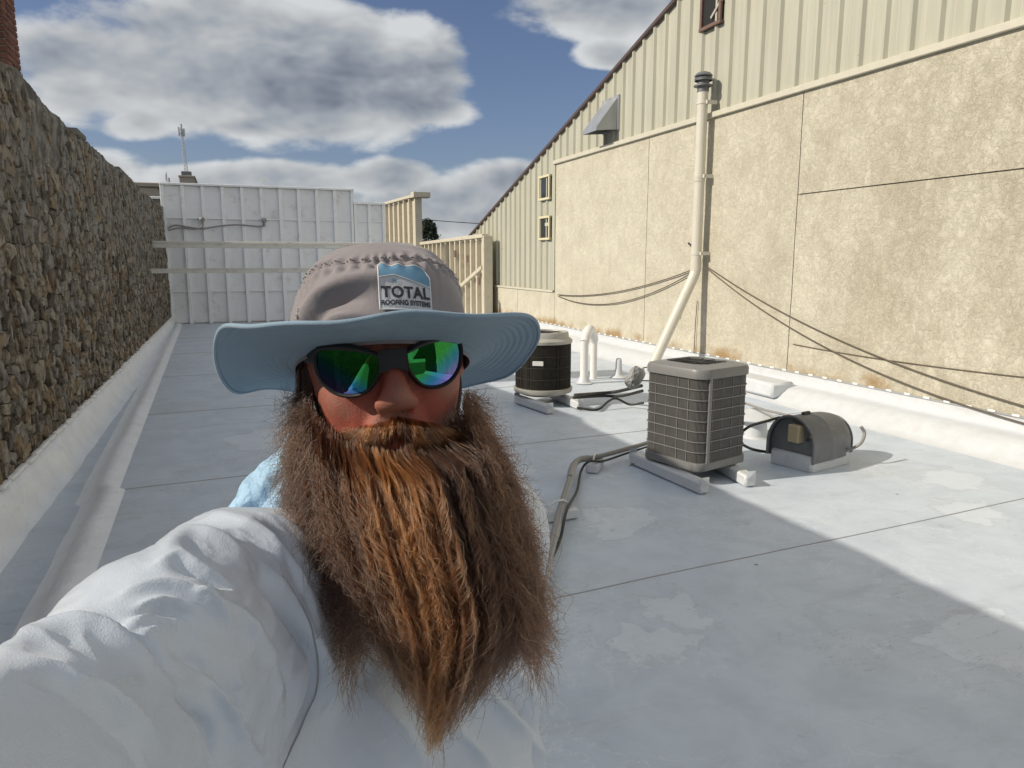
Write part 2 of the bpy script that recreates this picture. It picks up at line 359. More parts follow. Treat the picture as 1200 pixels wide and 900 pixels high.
def f_mortar(t, b, p):
    z = nd(t, 'ShaderNodeSeparateXYZ', {0: p}).outputs[2]; n = noise(t, p, 6, 8, 0.7)
    st = noise(t, vmt(t, 'MULTIPLY', p, (1, 1.6, 0.5)), 2.2, 8, 0.7)
    c = mixc(t, sstep(t, n, 0.35, 0.65), (0.21, 0.175, 0.13), (0.10, 0.08, 0.06))
    up = sstep(t, mth(t, 'ADD', z, mth(t, 'MULTIPLY', st, 1.4)), 2.0, 3.2)
    c = mixc(t, up, c, mixc(t, sstep(t, noise(t, p, 5, 8, .7), 0.38, 0.64), (0.13, 0.122, 0.11), (0.30, 0.28, 0.25)))
    setb(t, b, c, 0.95, 0, 0.1, noise(t, p, 25, 7, 0.7), 1.0, 0.03)
MORTAR = mat('old_lime_mortar', f_mortar)
BRICK = None
def f_brick(t, b, p):
    r = nd(t, 'ShaderNodeObjectInfo').outputs['Random']
    c = mixc(t, r, (0.11, 0.05, 0.038), (0.22, 0.10, 0.072)); n = noise(t, p, 20, 6, 0.7)
    c = mixc(t, sstep(t, n, 0.45, 0.7), c, (0.15, 0.09, 0.07)); setb(t, b, c, 0.9, 0, 0.15, n, 0.6, 0.01)
BRICK = mat('old_red_brick', f_brick)
PVC = simple('painted_pvc', (0.62, 0.585, 0.50), 0.42, var=0.06, dirt=(0.42, 0.38, 0.30), dirtamt=0.4)
PVCW = simple('white_pvc', (0.76, 0.75, 0.72), 0.4, var=0.05, dirt=(0.5, 0.47, 0.4), dirtamt=0.3)
CABLE = simple('black_cable', (0.03, 0.028, 0.026), 0.55)
CABLEG = simple('grey_cable', (0.26, 0.25, 0.235), 0.5)
CABLEB = simple('brown_cable', (0.11, 0.085, 0.06), 0.6)
ACG = simple('grey_enamel', (0.195, 0.193, 0.19), 0.42, 0.0, var=0.06, dirt=(0.20, 0.18, 0.15), dirtamt=0.4)
ACT = simple('tan_grey_enamel', (0.40, 0.385, 0.345), 0.45, 0.0, dirt=(0.22, 0.2, 0.17), dirtamt=0.5)
COIL = simple('coil_fins', (0.10, 0.094, 0.086), 0.55, 0.2, var=0.3, scale=25)
COILD = simple('dark_coil', (0.048, 0.042, 0.034), 0.65, 0.1, var=0.4, scale=20, dirt=(0.20, 0.18, 0.15), dirtamt=0.35)
DARK = simple('dark_interior', (0.012, 0.012, 0.012), 0.8)
FANG = simple('weathered_galvanised_steel', (0.15, 0.155, 0.165), 0.5, 0.3, var=0.3, scale=7, dirt=(0.30, 0.30, 0.30), dirtamt=0.5)
JBOX = simple('beige_junction_box', (0.40, 0.33, 0.21), 0.6)
HOODM = simple('galvanised_hood', (0.42, 0.44, 0.46), 0.38, 0.5, var=0.15, scale=5)
LIME = simple('weathered_limestone', (0.36, 0.325, 0.265), 0.9, var=0.2, scale=1.2, bump=0.5, bscale=6, bd=0.05, dirt=(0.17, 0.155, 0.13), dirtamt=0.7)
GLASS = mat('dark_window_glass', lambda t, b, p: setb(t, b, (0.015, 0.017, 0.02), 0.08, 0, 0.6, noise(t, p, 4, 3), 0.08, 0.02))
GROUND = simple('asphalt_ground', (0.10, 0.10, 0.095), 0.9, var=0.4, scale=0.05)
ALU = simple('aluminium_bar', (0.55, 0.55, 0.55), 0.4, 0.6)
SEAL = simple('white_sealant', (0.80, 0.80, 0.78), 0.5, bump=0.4, bscale=40, bd=0.01)
# ================================================================== THE ROOF (membrane sheets with laps)
def lapz(x, y): return 0.006*vn(np.stack([np.ravel(x), np.ravel(y), np.zeros(np.size(x))], 1), 0.9, 3, 3).reshape(np.shape(x))
def curb_x(y): return -0.80-0.40*np.clip((y-4)/16, -0.6, 1.15)-0.045*(y > 6.25)          # right foot of the left slope
roof = thing('roof', (0, 0, 0), None, None, None, 'structure')
SEAMS = [-8.2, -5.4, -2.5, 0.42, 3.22, 6.27, 9.3, 12.3, 15.3, 18.3, 22.42]
SK = 0.062
for i in range(len(SEAMS)-1):
    y0, y1 = SEAMS[i], SEAMS[i+1]; near = y1 > 1 and y0 < 10
    ys = np.linspace(y0, y1, 24 if near else 8); us = np.linspace(0, 1, 56 if near else 24)
    Yg, Ug = np.meshgrid(ys, us, indexing='ij'); x0 = curb_x(Yg); Xg = x0+(6.22-x0)*Ug
    first = (i == 0); last = (i == len(SEAMS)-2)
    sk = SK*np.ones_like(Yg)
    if first: sk = SK*np.clip((Yg-y0)/(y1-y0), 0, 1)
    if last: sk = SK*np.clip((y1-Yg)/(y1-y0), 0, 1)
    Yw = Yg+sk*Xg+0.01*(vn(np.stack([Xg.ravel(), Yg.ravel(), Xg.ravel()*0], 1), 1.3, 5, 2).reshape(Xg.shape))*(0 if not near else 1)
    Z = lapz(Xg, Yw)+0.0045*(1-(Yg-y0)/(y1-y0))
    obj('membrane_sheet', G().grid(np.stack([Xg, Yw, Z], -1), flip=True), MEMB, roof, smooth=40)
    # the dirty lap edge that faces the camera
    top = np.stack([Xg[0], Yw[0], Z[0]], -1); bot = top-np.array([0, 0.0015, 0.0045])
    rows = np.stack([top+np.array([0, 0.0, 0.0006]), bot+np.array([0, -0.004, 0])])
    if i: obj('lap_seam', G().grid(rows, flip=False), LAP, roof)
# patches welded on the membrane
def blotch(cx, cy, rx, ry, seed, n=40, z=0.016):
    t = np.linspace(0, 2*math.pi, n, endpoint=False); k = 1+0.10*vn(np.stack([np.cos(t)*2, np.sin(t)*2, t*0+seed], 1), 1, seed)
    return [(cx+rx*k[i]*math.copysign(abs(math.cos(a))**0.5, math.cos(a)), cy+ry*k[i]*math.copysign(abs(math.sin(a))**0.5, math.sin(a))) for i, a in enumerate(t)]
# left gutter: sunken strip and the soft slope up to the main roof, then the flashing on the stone wall
ys = np.linspace(-8.2, 22.42, 420)
def strip(cols, seed, amp):
    Vg = []
    for k, (fx, z, a) in enumerate(cols):
        x = fx(ys); P = np.stack([x, ys, np.full_like(ys, z)], 1)
        w = vn(P+np.array([k*0.15, 0, 0]), 2.2, seed, 3); w2 = vn(P, 0.8, seed+5, 2)
        P[:, 0] += a*(w*0.6+w2); P[:, 2] += a*0.8*(vn(P, 1.9, seed+9, 3)); Vg.append(P)
    return np.stack(Vg, 1)
XW = -1.6
slope = strip([(lambda y: curb_x(y)-0.33, -0.098, 0.0), (lambda y: curb_x(y)-0.30, -0.095, 0.008), (lambda y: curb_x(y)-0.245, -0.075, .012), (lambda y: curb_x(y)-0.20, -0.02, .014), (lambda y: curb_x(y)-0.165, 0.028, .014), (lambda y: curb_x(y)-0.12, 0.045, .012), (lambda y: curb_x(y)-0.07, 0.03, .008), (lambda y: curb_x(y), 0.003, 0.0)], 21, 1)
obj('membrane_slope', G().grid(slope, flip=True), FLASH, roof, smooth=80)
gut = strip([(lambda y: y*0+XW+0.13, -0.093, 0.004), (lambda y: (y*0+XW+0.13)*0.6+(curb_x(y)-0.31)*0.4, -0.096, 0.006), (lambda y: curb_x(y)-0.315, -0.0975, 0.0)], 24, 1)
obj('gutter_sheet', G().grid(gut, flip=True), MEMB, roof, smooth=80)
lf = strip([(lambda y: y*0+XW+0.225, -0.098, .0), (lambda y: y*0+XW+0.175, -0.085, .01), (lambda y: y*0+XW+0.135, -0.04, .02), (lambda y: y*0+XW+0.10, 0.05, .02), (lambda y: y*0+XW+0.075, 0.12, .014), (lambda y: y*0+XW+0.055, 0.19, .008), (lambda y: y*0+XW-0.03, 0.20, .004)], 31, 1)
# a raised gusset on the flashing, where a second sheet starts
gb = np.exp(-((ys-7.25)/0.10)**2); lf[:, 1:5, 0] += 0.07*gb[:, None]; lf[:, 1:5, 2] += 0.02*gb[:, None]
obj('wall_flashing', G().grid(lf, flip=True), FLASH, roof, smooth=80)
g = G(); 
for k in range(96):                                    # scalloped sealant along the top of the flashing
    y = -1.0+k*0.245+random.uniform(-.03, .03); l = random.uniform(.09, .15); x = XW+0.045+random.uniform(-.006, .006)
    g.box((x, y, 0.207+random.uniform(-.006, .012)), (0.05, l*2*random.uniform(.7, 1), 0.026), rotz(random.uniform(-.05, .05)), 0.010)
obj('sealant_bead', g, SEAL, roof, smooth=60)
# right flashing
XR = 6.75
rf = strip([(lambda y: y*0+6.19, 0.001, 0), (lambda y: y*0+6.24, 0.012, .006), (lambda y: y*0+6.30, 0.055, .014), (lambda y: y*0+6.38, 0.125, .018), (lambda y: y*0+6.46, 0.175, .014), (lambda y: y*0+6.52, 0.192, .010), (lambda y: y*0+6.60, 0.198, .008), (lambda y: y*0+6.655, 0.205, .006), (lambda y: y*0+6.678, 0.235, .004), (lambda y: y*0+6.684, 0.30, .002), (lambda y: y*0+6.688, 0.35, .001)], 41, 1)
obj('wall_flashing', G().grid(rf, flip=False), PATCHW, roof, smooth=80)
g = G()
for k in range(90):
    y = 1.0+k*0.235; g.box((6.683, y, 0.352), (0.02, 0.075, 0.024), None, 0.006)
obj('bar_fastener', g, SEAL, roof, smooth=50)
obj('termination_bar', G().span((6.675, -8.2, 0.337), (6.692, 22.4, 0.353)), ALU, roof)
# wrapped ledge beside the wall
bx = thing('membrane_wrapped_box', (6.42, 7.45, 0.1), 'white membrane wrapped wood block set against the stucco wall flashing', 'roof block')
obj('wrap', G().box((6.40, 7.75, 0.155), (0.36, 1.0, 0.19), None, 0.03), PATCHW, bx, smooth=40)

# far ground around the building
gg = G(); q = np.linspace(-1, 1, 21); q = np.sign(q)*np.abs(q)**2.5*2500
Xg, Yg = np.meshgrid(q, q, indexing='ij'); obj('ground', G().grid(np.stack([Xg, Yg, Xg*0-4.5], -1)), GROUND, kind='structure')
obj('building_base', G().span((-2.2, -8.2, -4.5), (6.70, 22.6, -0.12)), LIME, kind='structure')

# ================================================================== LEFT STONE WALL
wall = thing('stone_wall', (XW, 8, 0), 'tall weathered rubble stone wall with grey lime streaks along the left edge of the roof', 'stone wall')
TOPY = np.array([1.3, 5.5, 7.2, 7.6, 9, 10.3, 10.45, 10.8, 11.6, 14, 14.1, 15.2, 17.2, 19, 21.7, 27.5])
TOPZ = np.array([3.30, 3.30, 3.33, 3.36, 3.27, 3.21, 3.19, 3.26, 3.26, 3.21, 3.17, 3.27, 3.20, 3.17, 3.22, 3.2])
def ztop(y): return np.interp(y, TOPY, TOPZ)+0.015*vn(np.stack([np.atleast_1d(y)*3.0, np.zeros(np.size(y)), np.zeros(np.size(y))], 1), 1.0, 2, 3)
ny, nz = 760, 96
yy = np.linspace(1.35, 27.5, ny); tt = np.linspace(0, 1, nz); zt = ztop(yy)
Yg = np.repeat(yy[:, None], nz, 1); Zg = -0.15+(zt[:, None]+0.15)*tt[None]
P = np.stack([np.zeros(ny*nz), Yg.ravel(), Zg.ravel()], 1)
bumpw = 0.034*vn(P*np.array([1, 1, .8]), 2.6, 12, 4)+0.022*vn(P, 11, 13, 3)
hole = np.clip(vn(P, 2.6, 77, 2)-0.42, 0, 1)*0.28
up = np.clip((P[:, 2]-1.3)/1.6, 0, 1)
Xg = XW-0.035+0.030*up+bumpw-hole
face = np.stack([Xg, P[:, 1], P[:, 2]], 1).reshape(ny, nz, 3)
back = np.stack([np.full(ny, XW-0.6), yy, zt], 1); backb = np.stack([np.full(ny, XW-0.6), yy, zt*0-4.4], 1)
topm = face[:, -1]*0.5+back*0.5; topm[:, 2] += 0.03*vn(topm, 4, 3, 2)
g = G().grid(face, flip=True); g.grid(np.stack([face[:, -1], topm, back, backb], 1), flip=True)
for e in (0, -1): g.add(np.vstack([face[e], back[e][None], backb[e][None]]), [tuple(range(nz+2)) if e == 0 else tuple(range(nz+2))[::-1]])
obj('mortar_core', g, MORTAR, wall, smooth=60)
g = G().span((XW-0.6, -8.2, -0.15), (XW, -0.35, 3.2)); obj('mortar_core', g, MORTAR, wall)
# Voronoi rubble
cells = []; hrow = 0.098; z = 0.12; rows = []
while z < 3.3:
    h = hrow*rng.uniform(.8, 1.25); w = 0.142; y = 1.2+rng.uniform(0, .2); row = []
    while y < 23.2:
        ww = w*rng.uniform(.55, 1.5); (row.append((y+ww/2+rng.uniform(-.035, .035), z+h/2+rng.uniform(-.55, .55)*h)) if rng.random() > .16 else None); y += ww
    rows.append(row); z += h
pts = np.array([p for r in rows for p in r]); order = np.argsort(pts[:, 0]); pts = pts[order]
def clip(poly, p, q):
    m = (p+q)/2; d = q-p; out = []; s = [(v-m)@d for v in poly]
    for i in range(len(poly)):
        a, b = poly[i], poly[(i+1) % len(poly)]
        if s[i] <= 0: out.append(a)
        if s[i]*s[(i+1) % len(poly)] < 0: out.append(a+(b-a)*(s[i]/(s[i]-s[(i+1) % len(poly)])))
    return out
stones = []
ysorted = pts[:, 0]
for i, p in enumerate(pts):
    zt_ = float(ztop(p[0])[0])
    if p[1] > zt_-0.03: continue
    lo, hi = np.searchsorted(ysorted, [p[0]-.42, p[0]+.42]); nb = pts[lo:hi]; d = nb-p; nb = nb[(np.abs(d[:, 1]) < .34) & (np.abs(d).sum(1) > 1e-6)]
    nb = nb[np.argsort(((nb-p)**2).sum(1))][:14]
    poly = [np.array(v) for v in ((p[0]-.2, p[1]-.14), (p[0]+.2, p[1]-.14), (p[0]+.2, p[1]+.14), (p[0]-.2, p[1]+.14))]
    for q in nb:
        poly = clip(poly, p, q)
        if len(poly) < 3: break
    if len(poly) < 4: continue
    poly = np.array(poly); poly[:, 1] = np.minimum(poly[:, 1], zt_-0.01)
    ctr = poly.mean(0); sz = np.sqrt(max(1e-5, np.prod(poly.max(0)-poly.min(0))))
    if sz < 0.06: continue
    upz = np.clip((p[1]-1.2)/1.7, 0, 1)
    cover = vn(np.array([[0, p[0], p[1]*.5]]), 1.1, 91, 3)[0]+0.62*upz
    if cover > 0.80 and rng.random() < 0.7: continue
    sh = 1-0.006/max(sz, .08)-rng.uniform(.01, .05)
    rim = ctr+(poly-ctr)*sh
    # chamfer sharp corners by adding mid points pulled out
    n = len(rim); ring = []
    for a in range(n):
        A, B = rim[a], rim[(a+1) % n]; ring += [A*0.93+B*0.03+ctr*0.04+rng.uniform(-.006, .006, 2), A*0.48+B*0.52+rng.uniform(-.009, .009, 2)]
    ring = np.array(ring); n = len(ring)
    pr = rng.uniform(.004, .040)*(1-0.35*upz); sl = rng.uniform(-.16, .16, 2)
    def lay(k, x, jit):
        q = ctr+(ring-ctr)*k+rng.uniform(-jit, jit, ring.shape); xx = XW+x+(q-ctr)@sl+rng.uniform(-.006, .006, n); return np.stack([xx, q[:, 0], q[:, 1]], 1)
    V = np.vstack([np.stack([np.full(n, XW-.07), ring[:, 0], ring[:, 1]], 1), lay(1.0, pr*.45-.006, .003), lay(.90, pr, .006), [[XW+pr+rng.uniform(-.004, .01), ctr[0], ctr[1]]]])
    Fq = [(k+n*a, (k+1) % n+n*a, (k+1) % n+n*(a+1), k+n*(a+1)) for a in (0, 1) for k in range(n)]+[(2*n+k, 2*n+(k+1) % n, 3*n) for k in range(n)]
    c3 = np.array([XW, ctr[0], ctr[1]])-CAM; dz = c3@FW; u_ = 600+F*(c3@RT)/dz if dz > 0 else -9e3; v_ = 450-F*(c3@UP)/dz if dz > 0 else -9e3
    vis = (sz/dz*F) if (dz > 0 and -20 < u_ < 1200 and -20 < v_ < 900) else 0
    stones.append((vis, V, Fq, c3+CAM))
stones.sort(key=lambda s: -s[0]); rest = G(); nst = 0
print('stones', len(stones))
for k, (vis, V, Fq, c3) in enumerate(stones):
    # orientation: faces should look toward +X
    if k < 296 and vis > 0:
        me = mkmesh('stone', V-c3, [f[::-1] for f in Fq]); o = bpy.data.objects.new('stone', me); COL.objects.link(o); o.parent = wall; o.location = c3-np.array(wall.location); me.materials.append(STONE)
    else: rest.add(V, [f[::-1] for f in Fq])
obj('rubble_stone', rest, STONE, wall, kind='stuff')
for (y0, y1, h) in ((10.42, 10.98, .10), (14.0, 15.1, .09), (18.3, 19.3, .06)):       # capping stones left standing on the top
    zc = float(ztop((y0+y1)/2)[0]); g = G().box((XW-.22, (y0+y1)/2, zc+h/2-.02), (.46, y1-y0, h), rotz(.02), .035); obj('cap_stone', g, MORTAR, wall, smooth=50)

ch = thing('brick_chimney', (-2.45, 10.98, 3.1), 'old red brick chimney standing behind the top of the stone wall', 'chimney')
CX0, CX1, CY0, CY1 = -2.75, -2.22, 10.35, 10.95
obj('flue', G().span((CX0+.012, CY0+.012, 3.0), (CX1-.012, CY1-.012, 5.2)), MORTAR, ch)
bm = mkmesh('brick', G().box((0, 0, 0), (0.100, 0.192, 0.062), None, .006).data()[0], G().box((0, 0, 0), (0.100, 0.192, 0.062), None, .006).data()[1]); bm.materials.append(BRICK)
for r in range(28):
    zc = 3.1+r*.074; off = (r % 2)*.1
    for side in range(2):
        for k in range(3):
            o = bpy.data.objects.new('brick', bm); COL.objects.link(o); o.parent = ch; x = (CX1-.05) if side else (CX0+.05)
            y = CY0+.1+k*.2+(0 if r % 2 else 0); o.location = np.array([x+random.uniform(-.004, .004), y, zc])-np.array(ch.location); o.rotation_euler = (0, 0, random.uniform(-.02, .02))
    for side in range(2):
        for k in range(2):
            o = bpy.data.objects.new('brick', bm); COL.objects.link(o); o.parent = ch
            o.location = np.array([CX0+.165+k*.2, (CY0+.05) if side else (CY1-.05), zc])-np.array(ch.location); o.rotation_euler = (0, 0, math.pi/2+random.uniform(-.02, .02))

# ================================================================== RIGHT BUILDING
bld = thing('metal_clad_building', (XR, 14, 0), 'beige ribbed metal and stucco building with a long sloping gable on the right', 'building')
def zroof(y): return 2.44+0.307*(21.35-y) if y > 3 else 2.44+0.307*18.35-0.307*(3-y)
PW = 0.335
def siding(y0, zb, w=PW):
    y1 = y0+w; g = G(); x0 = XR; rx = XR-0.042
    prof = [(x0, y0), (x0, y0+.01), (x0, y0+w*.46), (x0-.004, y0+w*.5), (x0, y0+w*.54), (x0, y1-.075), (rx, y1-.050), (rx-.002, y1-.018), (x0-.004, y1-.014), (x0, y1)]
    bot = np.array([(x, y, zb) for x, y in prof]); top = np.array([(x, y, zroof(y)-.03) for x, y in prof])
    g.grid(np.stack([bot, top], 1)); return g
y = -4.6
YS = []
while y < 21.2:
    zb = 3.87 if y+PW < 15.0 else 1.10
    if 14.7 < y+PW and y < 14.92: zb = 3.87
    obj('siding_panel', siding(y, zb), SIDE, bld); YS.append(y); y += PW
obj('wall_core', G().span((XR+.02, -8.2, -4.5), (XR+9, 21.3, 2.4)), DARK, bld)
g = G(); g.prism([(y_, z_) for y_, z_ in ((-15, 2.4), (21.33, 2.42), (3, zroof(3)-.05))][::-1], 0, XR+.02, XR+9); obj('gable_core', g, DARK, bld)
g = G()
for (ya, yb) in ((-15.2, 3), (3, 21.5)):
    za, zb = zroof(ya), zroof(yb); ln = math.hypot(yb-ya, zb-za); a = math.atan2(zb-za, yb-ya)
    Rm = np.array([[1, 0, 0], [0, math.cos(a), -math.sin(a)], [0, math.sin(a), math.cos(a)]])
    obj('gable_trim', G().box((XR-.035, (ya+yb)/2, (za+zb)/2-.03), (.07, ln, .065), Rm, .006), BROWN, bld)
    obj('roof_sheet', G().box((XR+4.5, (ya+yb)/2, (za+zb)/2+.02), (9.0, ln, .05), Rm), BROWN, bld)
def stucco(y0, y1, z0, z1):
    n1_, n2_ = max(2, int((y1-y0)/.12)), max(2, int((z1-z0)/.12)); ys_ = np.linspace(y0, y1, n1_); zs_ = np.linspace(z0, z1, n2_)
    Yg, Zg = np.meshgrid(ys_, zs_, indexing='ij'); P = np.stack([Yg.ravel()*0, Yg.ravel(), Zg.ravel()], 1)
    X = (XR-.055-.006*vn(P, 2.0, 8, 4)).reshape(Yg.shape); g = G().grid(np.stack([X, Yg, Zg], -1), flip=False)
    for r in (np.stack([X[0], Yg[0], Zg[0]], -1), np.stack([X[-1], Yg[-1], Zg[-1]], -1), np.stack([X[:, -1], Yg[:, -1], Zg[:, -1]], -1), np.stack([X[:, 0], Yg[:, 0], Zg[:, 0]], -1)):
        b_ = r.copy(); b_[:, 0] = XR+.01; g.grid(np.stack([r, b_]))
    return g
J = .007
for (y0, y1, z0, z1) in ((7.55, 11.13, .05, 3.80), (11.13, 14.93, .05, 3.80), (-4.6, 7.55, .05, 2.57), (-4.6, 7.55, 2.57, 3.80), (14.93, 17.2, .05, 1.06), (17.2, 21.3, .05, 1.06)):
    obj('stucco_panel', stucco(y0+J, y1-J, z0+J, z1-J), STUC, bld, smooth=30)
obj('joint_backing', G().span((XR-.030, -4.6, 0), (XR+.015, 21.3, 1.05)), LAP, bld); obj('joint_backing', G().span((XR-.0305, -4.6, 1.06), (XR+.014, 14.93, 3.79)), LAP, bld)
obj('wall_trim', G().span((XR-.105, -4.6, 3.795), (XR-.002, 14.99, 3.872), .006), TRIM, bld); obj('wall_trim', G().span((XR-.085, 15.0, 1.055), (XR-.002, 21.33, 1.10), .006), TRIM, bld)
obj('corner_trim', G().span((XR-.075, 14.935, 1.10), (XR-.003, 15.06, 3.794), .006), SIDE, bld)
obj('corner_trim', G().span((XR-.06, 21.25, 1.1), (XR+.05, 21.36, 2.43), .006), TRIM, bld)
def window(y0, y1, z0, z1, m, broken=False):
    x = XR-.03; f = obj('window', G().span((x-.005, y0, z0), (x+.02, y1, z1)), GLASS if not broken else DARK, bld); t = .05; xo = x-.045
    fr = G().span((xo, y0-.01, z1-t), (x+.015, y1+.01, z1), .006).span((xo, y0-.01, z0), (x+.015, y1+.01, z0+t), .006).span((xo+.003, y0, z0+t), (x+.014, y0+t, z1-t), .005).span((xo+.003, y1-t, z0+t), (x+.014, y1, z1-t), .005)
    obj('frame', fr, m, f)
    if broken: 
        obj('sash_bar', G().box((x-.02, y0+.12, z0+.22), (.025, .035, .30), np.array([[1, 0, 0], [0, math.cos(.9), -math.sin(.9)], [0, math.sin(.9), math.cos(.9)]])), GALV, f)
    else:
        obj('blind', G().span((x-.012, y0+.12, z1-.22), (x-.006, y1-.30, z1-.15)), TRIM, f) if z0 < 3 else None
YEL = simple('cream_window_paint', (0.66, 0.60, 0.40), 0.5); RUST = simple('rusty_frame', (0.16, 0.10, 0.08), 0.8, var=.5, scale=20)
window(15.26, 15.86, 3.09, 3.63, YEL); window(15.24, 15.84, 2.21, 2.74, YEL); window(9.30, 9.80, 5.07, 5.75, RUST, True)

# ------------------------------------------------------------------ hood, pipe, cables on the right wall
hd = thing('wall_vent_hood', (XR, 12.7, 4.3), 'grey galvanised wedge shaped vent hood on the metal siding under the gable', 'vent hood')
y0, y1 = 12.3, 12.85; zt_, zb_ = 4.66, 4.06; xf = XR-.03
g = G().add([(xf, y0, zt_), (xf, y1, zt_), (xf, y1, zb_+.04), (xf, y0, zb_+.04), (xf-.42, y0, zb_+.06), (xf-.42, y1, zb_+.06), (xf-.42, y0, zb_), (xf-.42, y1, zb_)],
            [(0, 1, 5, 4), (4, 5, 7, 6), (1, 2, 7, 5), (0, 4, 6, 3)])
obj('hood_shell', g, HOODM, hd); obj('mount_flange', G().span((xf-.004, y0-.04, zb_+.03), (xf+.025, y1+.04, zt_+.04)), HOODM, hd); obj('damper', G().add([(xf-.40, y0+.02, zb_+.03), (xf-.40, y1-.02, zb_+.03), (xf, y1-.02, zb_+.07), (xf, y0+.02, zb_+.07)], [(0, 1, 2, 3)]), DARK, hd)

PY = 9.42; PX = XR-.055-.165
vp = thing('vent_pipe', (PX, PY, 0), 'tall beige plastic vent pipe strapped to the stucco wall with a slanted foot', 'vent pipe')
r_ = .076
obj('pipe', G().tube([(PX, PY, 1.66), (PX, PY, 4.22)], r_, 24).tube(bez([(PX, PY, 1.70), (PX-.005, PY, 1.60), (PX-.04, PY, 1.50), (PX-.08, PY, 1.42)], 12), r_*1.0, 24), PVC, vp, smooth=50)
obj('slanted_pipe', G().tube([(PX-.075, PY, 1.43), (PX-.70, PY, .18), (PX-.78, PY, .0)], r_, 24), PVC, vp, smooth=50)
obj('coupling', G().tube([(PX, PY, 1.60), (PX, PY, 1.74)], r_+.005, 24), PVC, vp, smooth=50); obj('coupling', G().tube([(PX, PY, 2.90), (PX, PY, 3.02)], r_+.005, 24), PVC, vp, smooth=50)
cp = obj('rain_cap', G().lathe([(0, 4.43), (.05, 4.425), (.10, 4.405), (.13, 4.37), (.125, 4.36), (0, 4.36)], (PX, PY, 0), 28), FANG, vp, smooth=40)
obj('cap_collar', G().lathe([(.083, 4.15), (.083, 4.22), (.135, 4.225), (.135, 4.24), (.10, 4.25), (.085, 4.255), (.085, 4.37)], (PX, PY, 0), 28).lathe([(.125, 4.30), (.128, 4.335), (.10, 4.335)], (PX, PY, 0), 28), FANG, vp, smooth=40)
for z in (4.0, 2.97, 1.86):
    obj('strap', G().lathe([(r_+.002, z-.025), (r_+.007, z-.02), (r_+.007, z+.02), (r_+.002, z+.025)], (PX, PY, 0), 24).span((PX+.02, PY-.115, z-.025), (XR-.05, PY-.085, z+.025)).span((PX+.0, PY-.115, z-.025), (PX+.024, PY-.06, z+.025)), PVC, vp, smooth=30)
pb = thing('pipe_boot', (PX-.76, PY, 0), 'white cone boot at the foot of the slanted beige pipe', 'pipe boot')
obj('cone', G().lathe([(.20, .02), (.19, .03), (.11, .10), (.10, .17), (.078, .18)], (PX-.76, PY, 0), 24), PATCHW, pb, smooth=40)

def cable(name, P, r, m, label, cat='cable', group=None, n=40, sides=8):
    P = np.asarray(P, float); Q = bez(P, n); return obj(name, G().tube(Q, r, sides), m, None, smooth=80, label=label, cat=cat, group=group, loc=P[0])
XC = XR-.085
def sag(a, b, s, n=9): 
    t = np.linspace(0, 1, n); return np.outer(1-t, a)+np.outer(t, b)-np.outer(4*t*(1-t)*s, [0, 0, 1.0])
cable('wall_cable', sag((XC, PY-.1, 1.66), (XC, 2.6, .36), .33), .009, CABLEB, 'upper of two dark cables drooping across the stucco right of the vent pipe')
cable('wall_cable', sag((XC-.01, PY-.1, 1.64), (XC-.01, 2.6, .30), .46), .009, CABLEB, 'lower of two dark cables drooping across the stucco right of the vent pipe')
cable('wall_cable', sag((XC, PY+.1, 1.66), (XC, 14.7, 1.02), .16), .009, CABLEB, 'upper of two thin cables hanging left of the vent pipe')
cable('wall_cable', sag((XC, PY+.1, 1.64), (XC, 14.7, .99), .34), .009, CABLEB, 'lower of two thin cables hanging left of the vent pipe')
cable('telephone_wire', sag((XC+.02, 7.45, .70), (XC+.02, 3.0, .80), .06), .006, CABLEB, 'thin straight wire stapled low across the right stucco panel', 'wire')
cable('antenna_lead', [(XC-.02, PY+.38, 2.02), (XC-.03, PY+.26, 1.96), (XC-.05, PY+.17, 1.88), (XC-.03, PY+.24, 1.62), (XC, PY+.45, 1.20), (XC-.10, PY+.62, .92)], .016, CABLE, 'black cable with frayed end hanging left of the vent pipe')
cable('ground_wire', [(XC, PY+.12, 1.15), (XC, PY+.14, .8), (XC, PY+.15, .34)], .006, CABLEB, 'short thin wire running down to the flashing behind the slanted pipe', 'wire')

# ================================================================== FAR END OF THE ROOF
YB = 22.45
def parapet(x0, x1, zt, cols, label, xs=None):
    t = thing('panel_parapet', ((x0+x1)/2, YB, 0), label, 'parapet')
    obj('backing_wall', G().span((x0, YB+.05, -4.4), (x1, YB+.12, zt)), WHITEP, t)
    e = np.linspace(x0, x1, cols+1) if xs is None else xs; rows_ = [0.02, .90, 1.52, 2.17, 2.90, zt-.02]
    rows_ = [r for r in rows_ if r < zt-.3]+[zt-.03]
    for i in range(cols):
        for k in range(len(rows_)-1):
            d = random.uniform(0, .010); g = G().span((e[i]+.045, YB+.015+d, rows_[k]+.008), (e[i+1]-.045, YB+.046, rows_[k+1]-.008), .004)
            o = obj('wall_panel', g, WHITEP, t)
            if k in (1, 4) and i != 99:
                obj('clip', G().span((e[i]+.05, YB-.012, rows_[k]-.05), (e[i]+.075, YB+.02, rows_[k]+.10)).span((e[i]+.08, YB+.0, rows_[k]-.01), (e[i+1]-.06, YB+.014+d, rows_[k]+.02)), WHITEP, o)
    for zl in (.90, 2.90):
        if zl < zt-.3: obj('ledge', G().span((x0, YB-.03, zl-.014), (x1, YB+.012, zl+.014), .004), RIBP, t)
    for i in range(cols+1): obj('stud', G().span((e[i]-.045, YB-.055, 0), (e[i]+.045, YB+.046, zt-.03), .008), RIBP, t)
    obj('top_cap', G().span((x0-.05, YB-.09, zt-.028), (x1+.05, YB+.15, zt+.03), .008), RIBP, t); return t
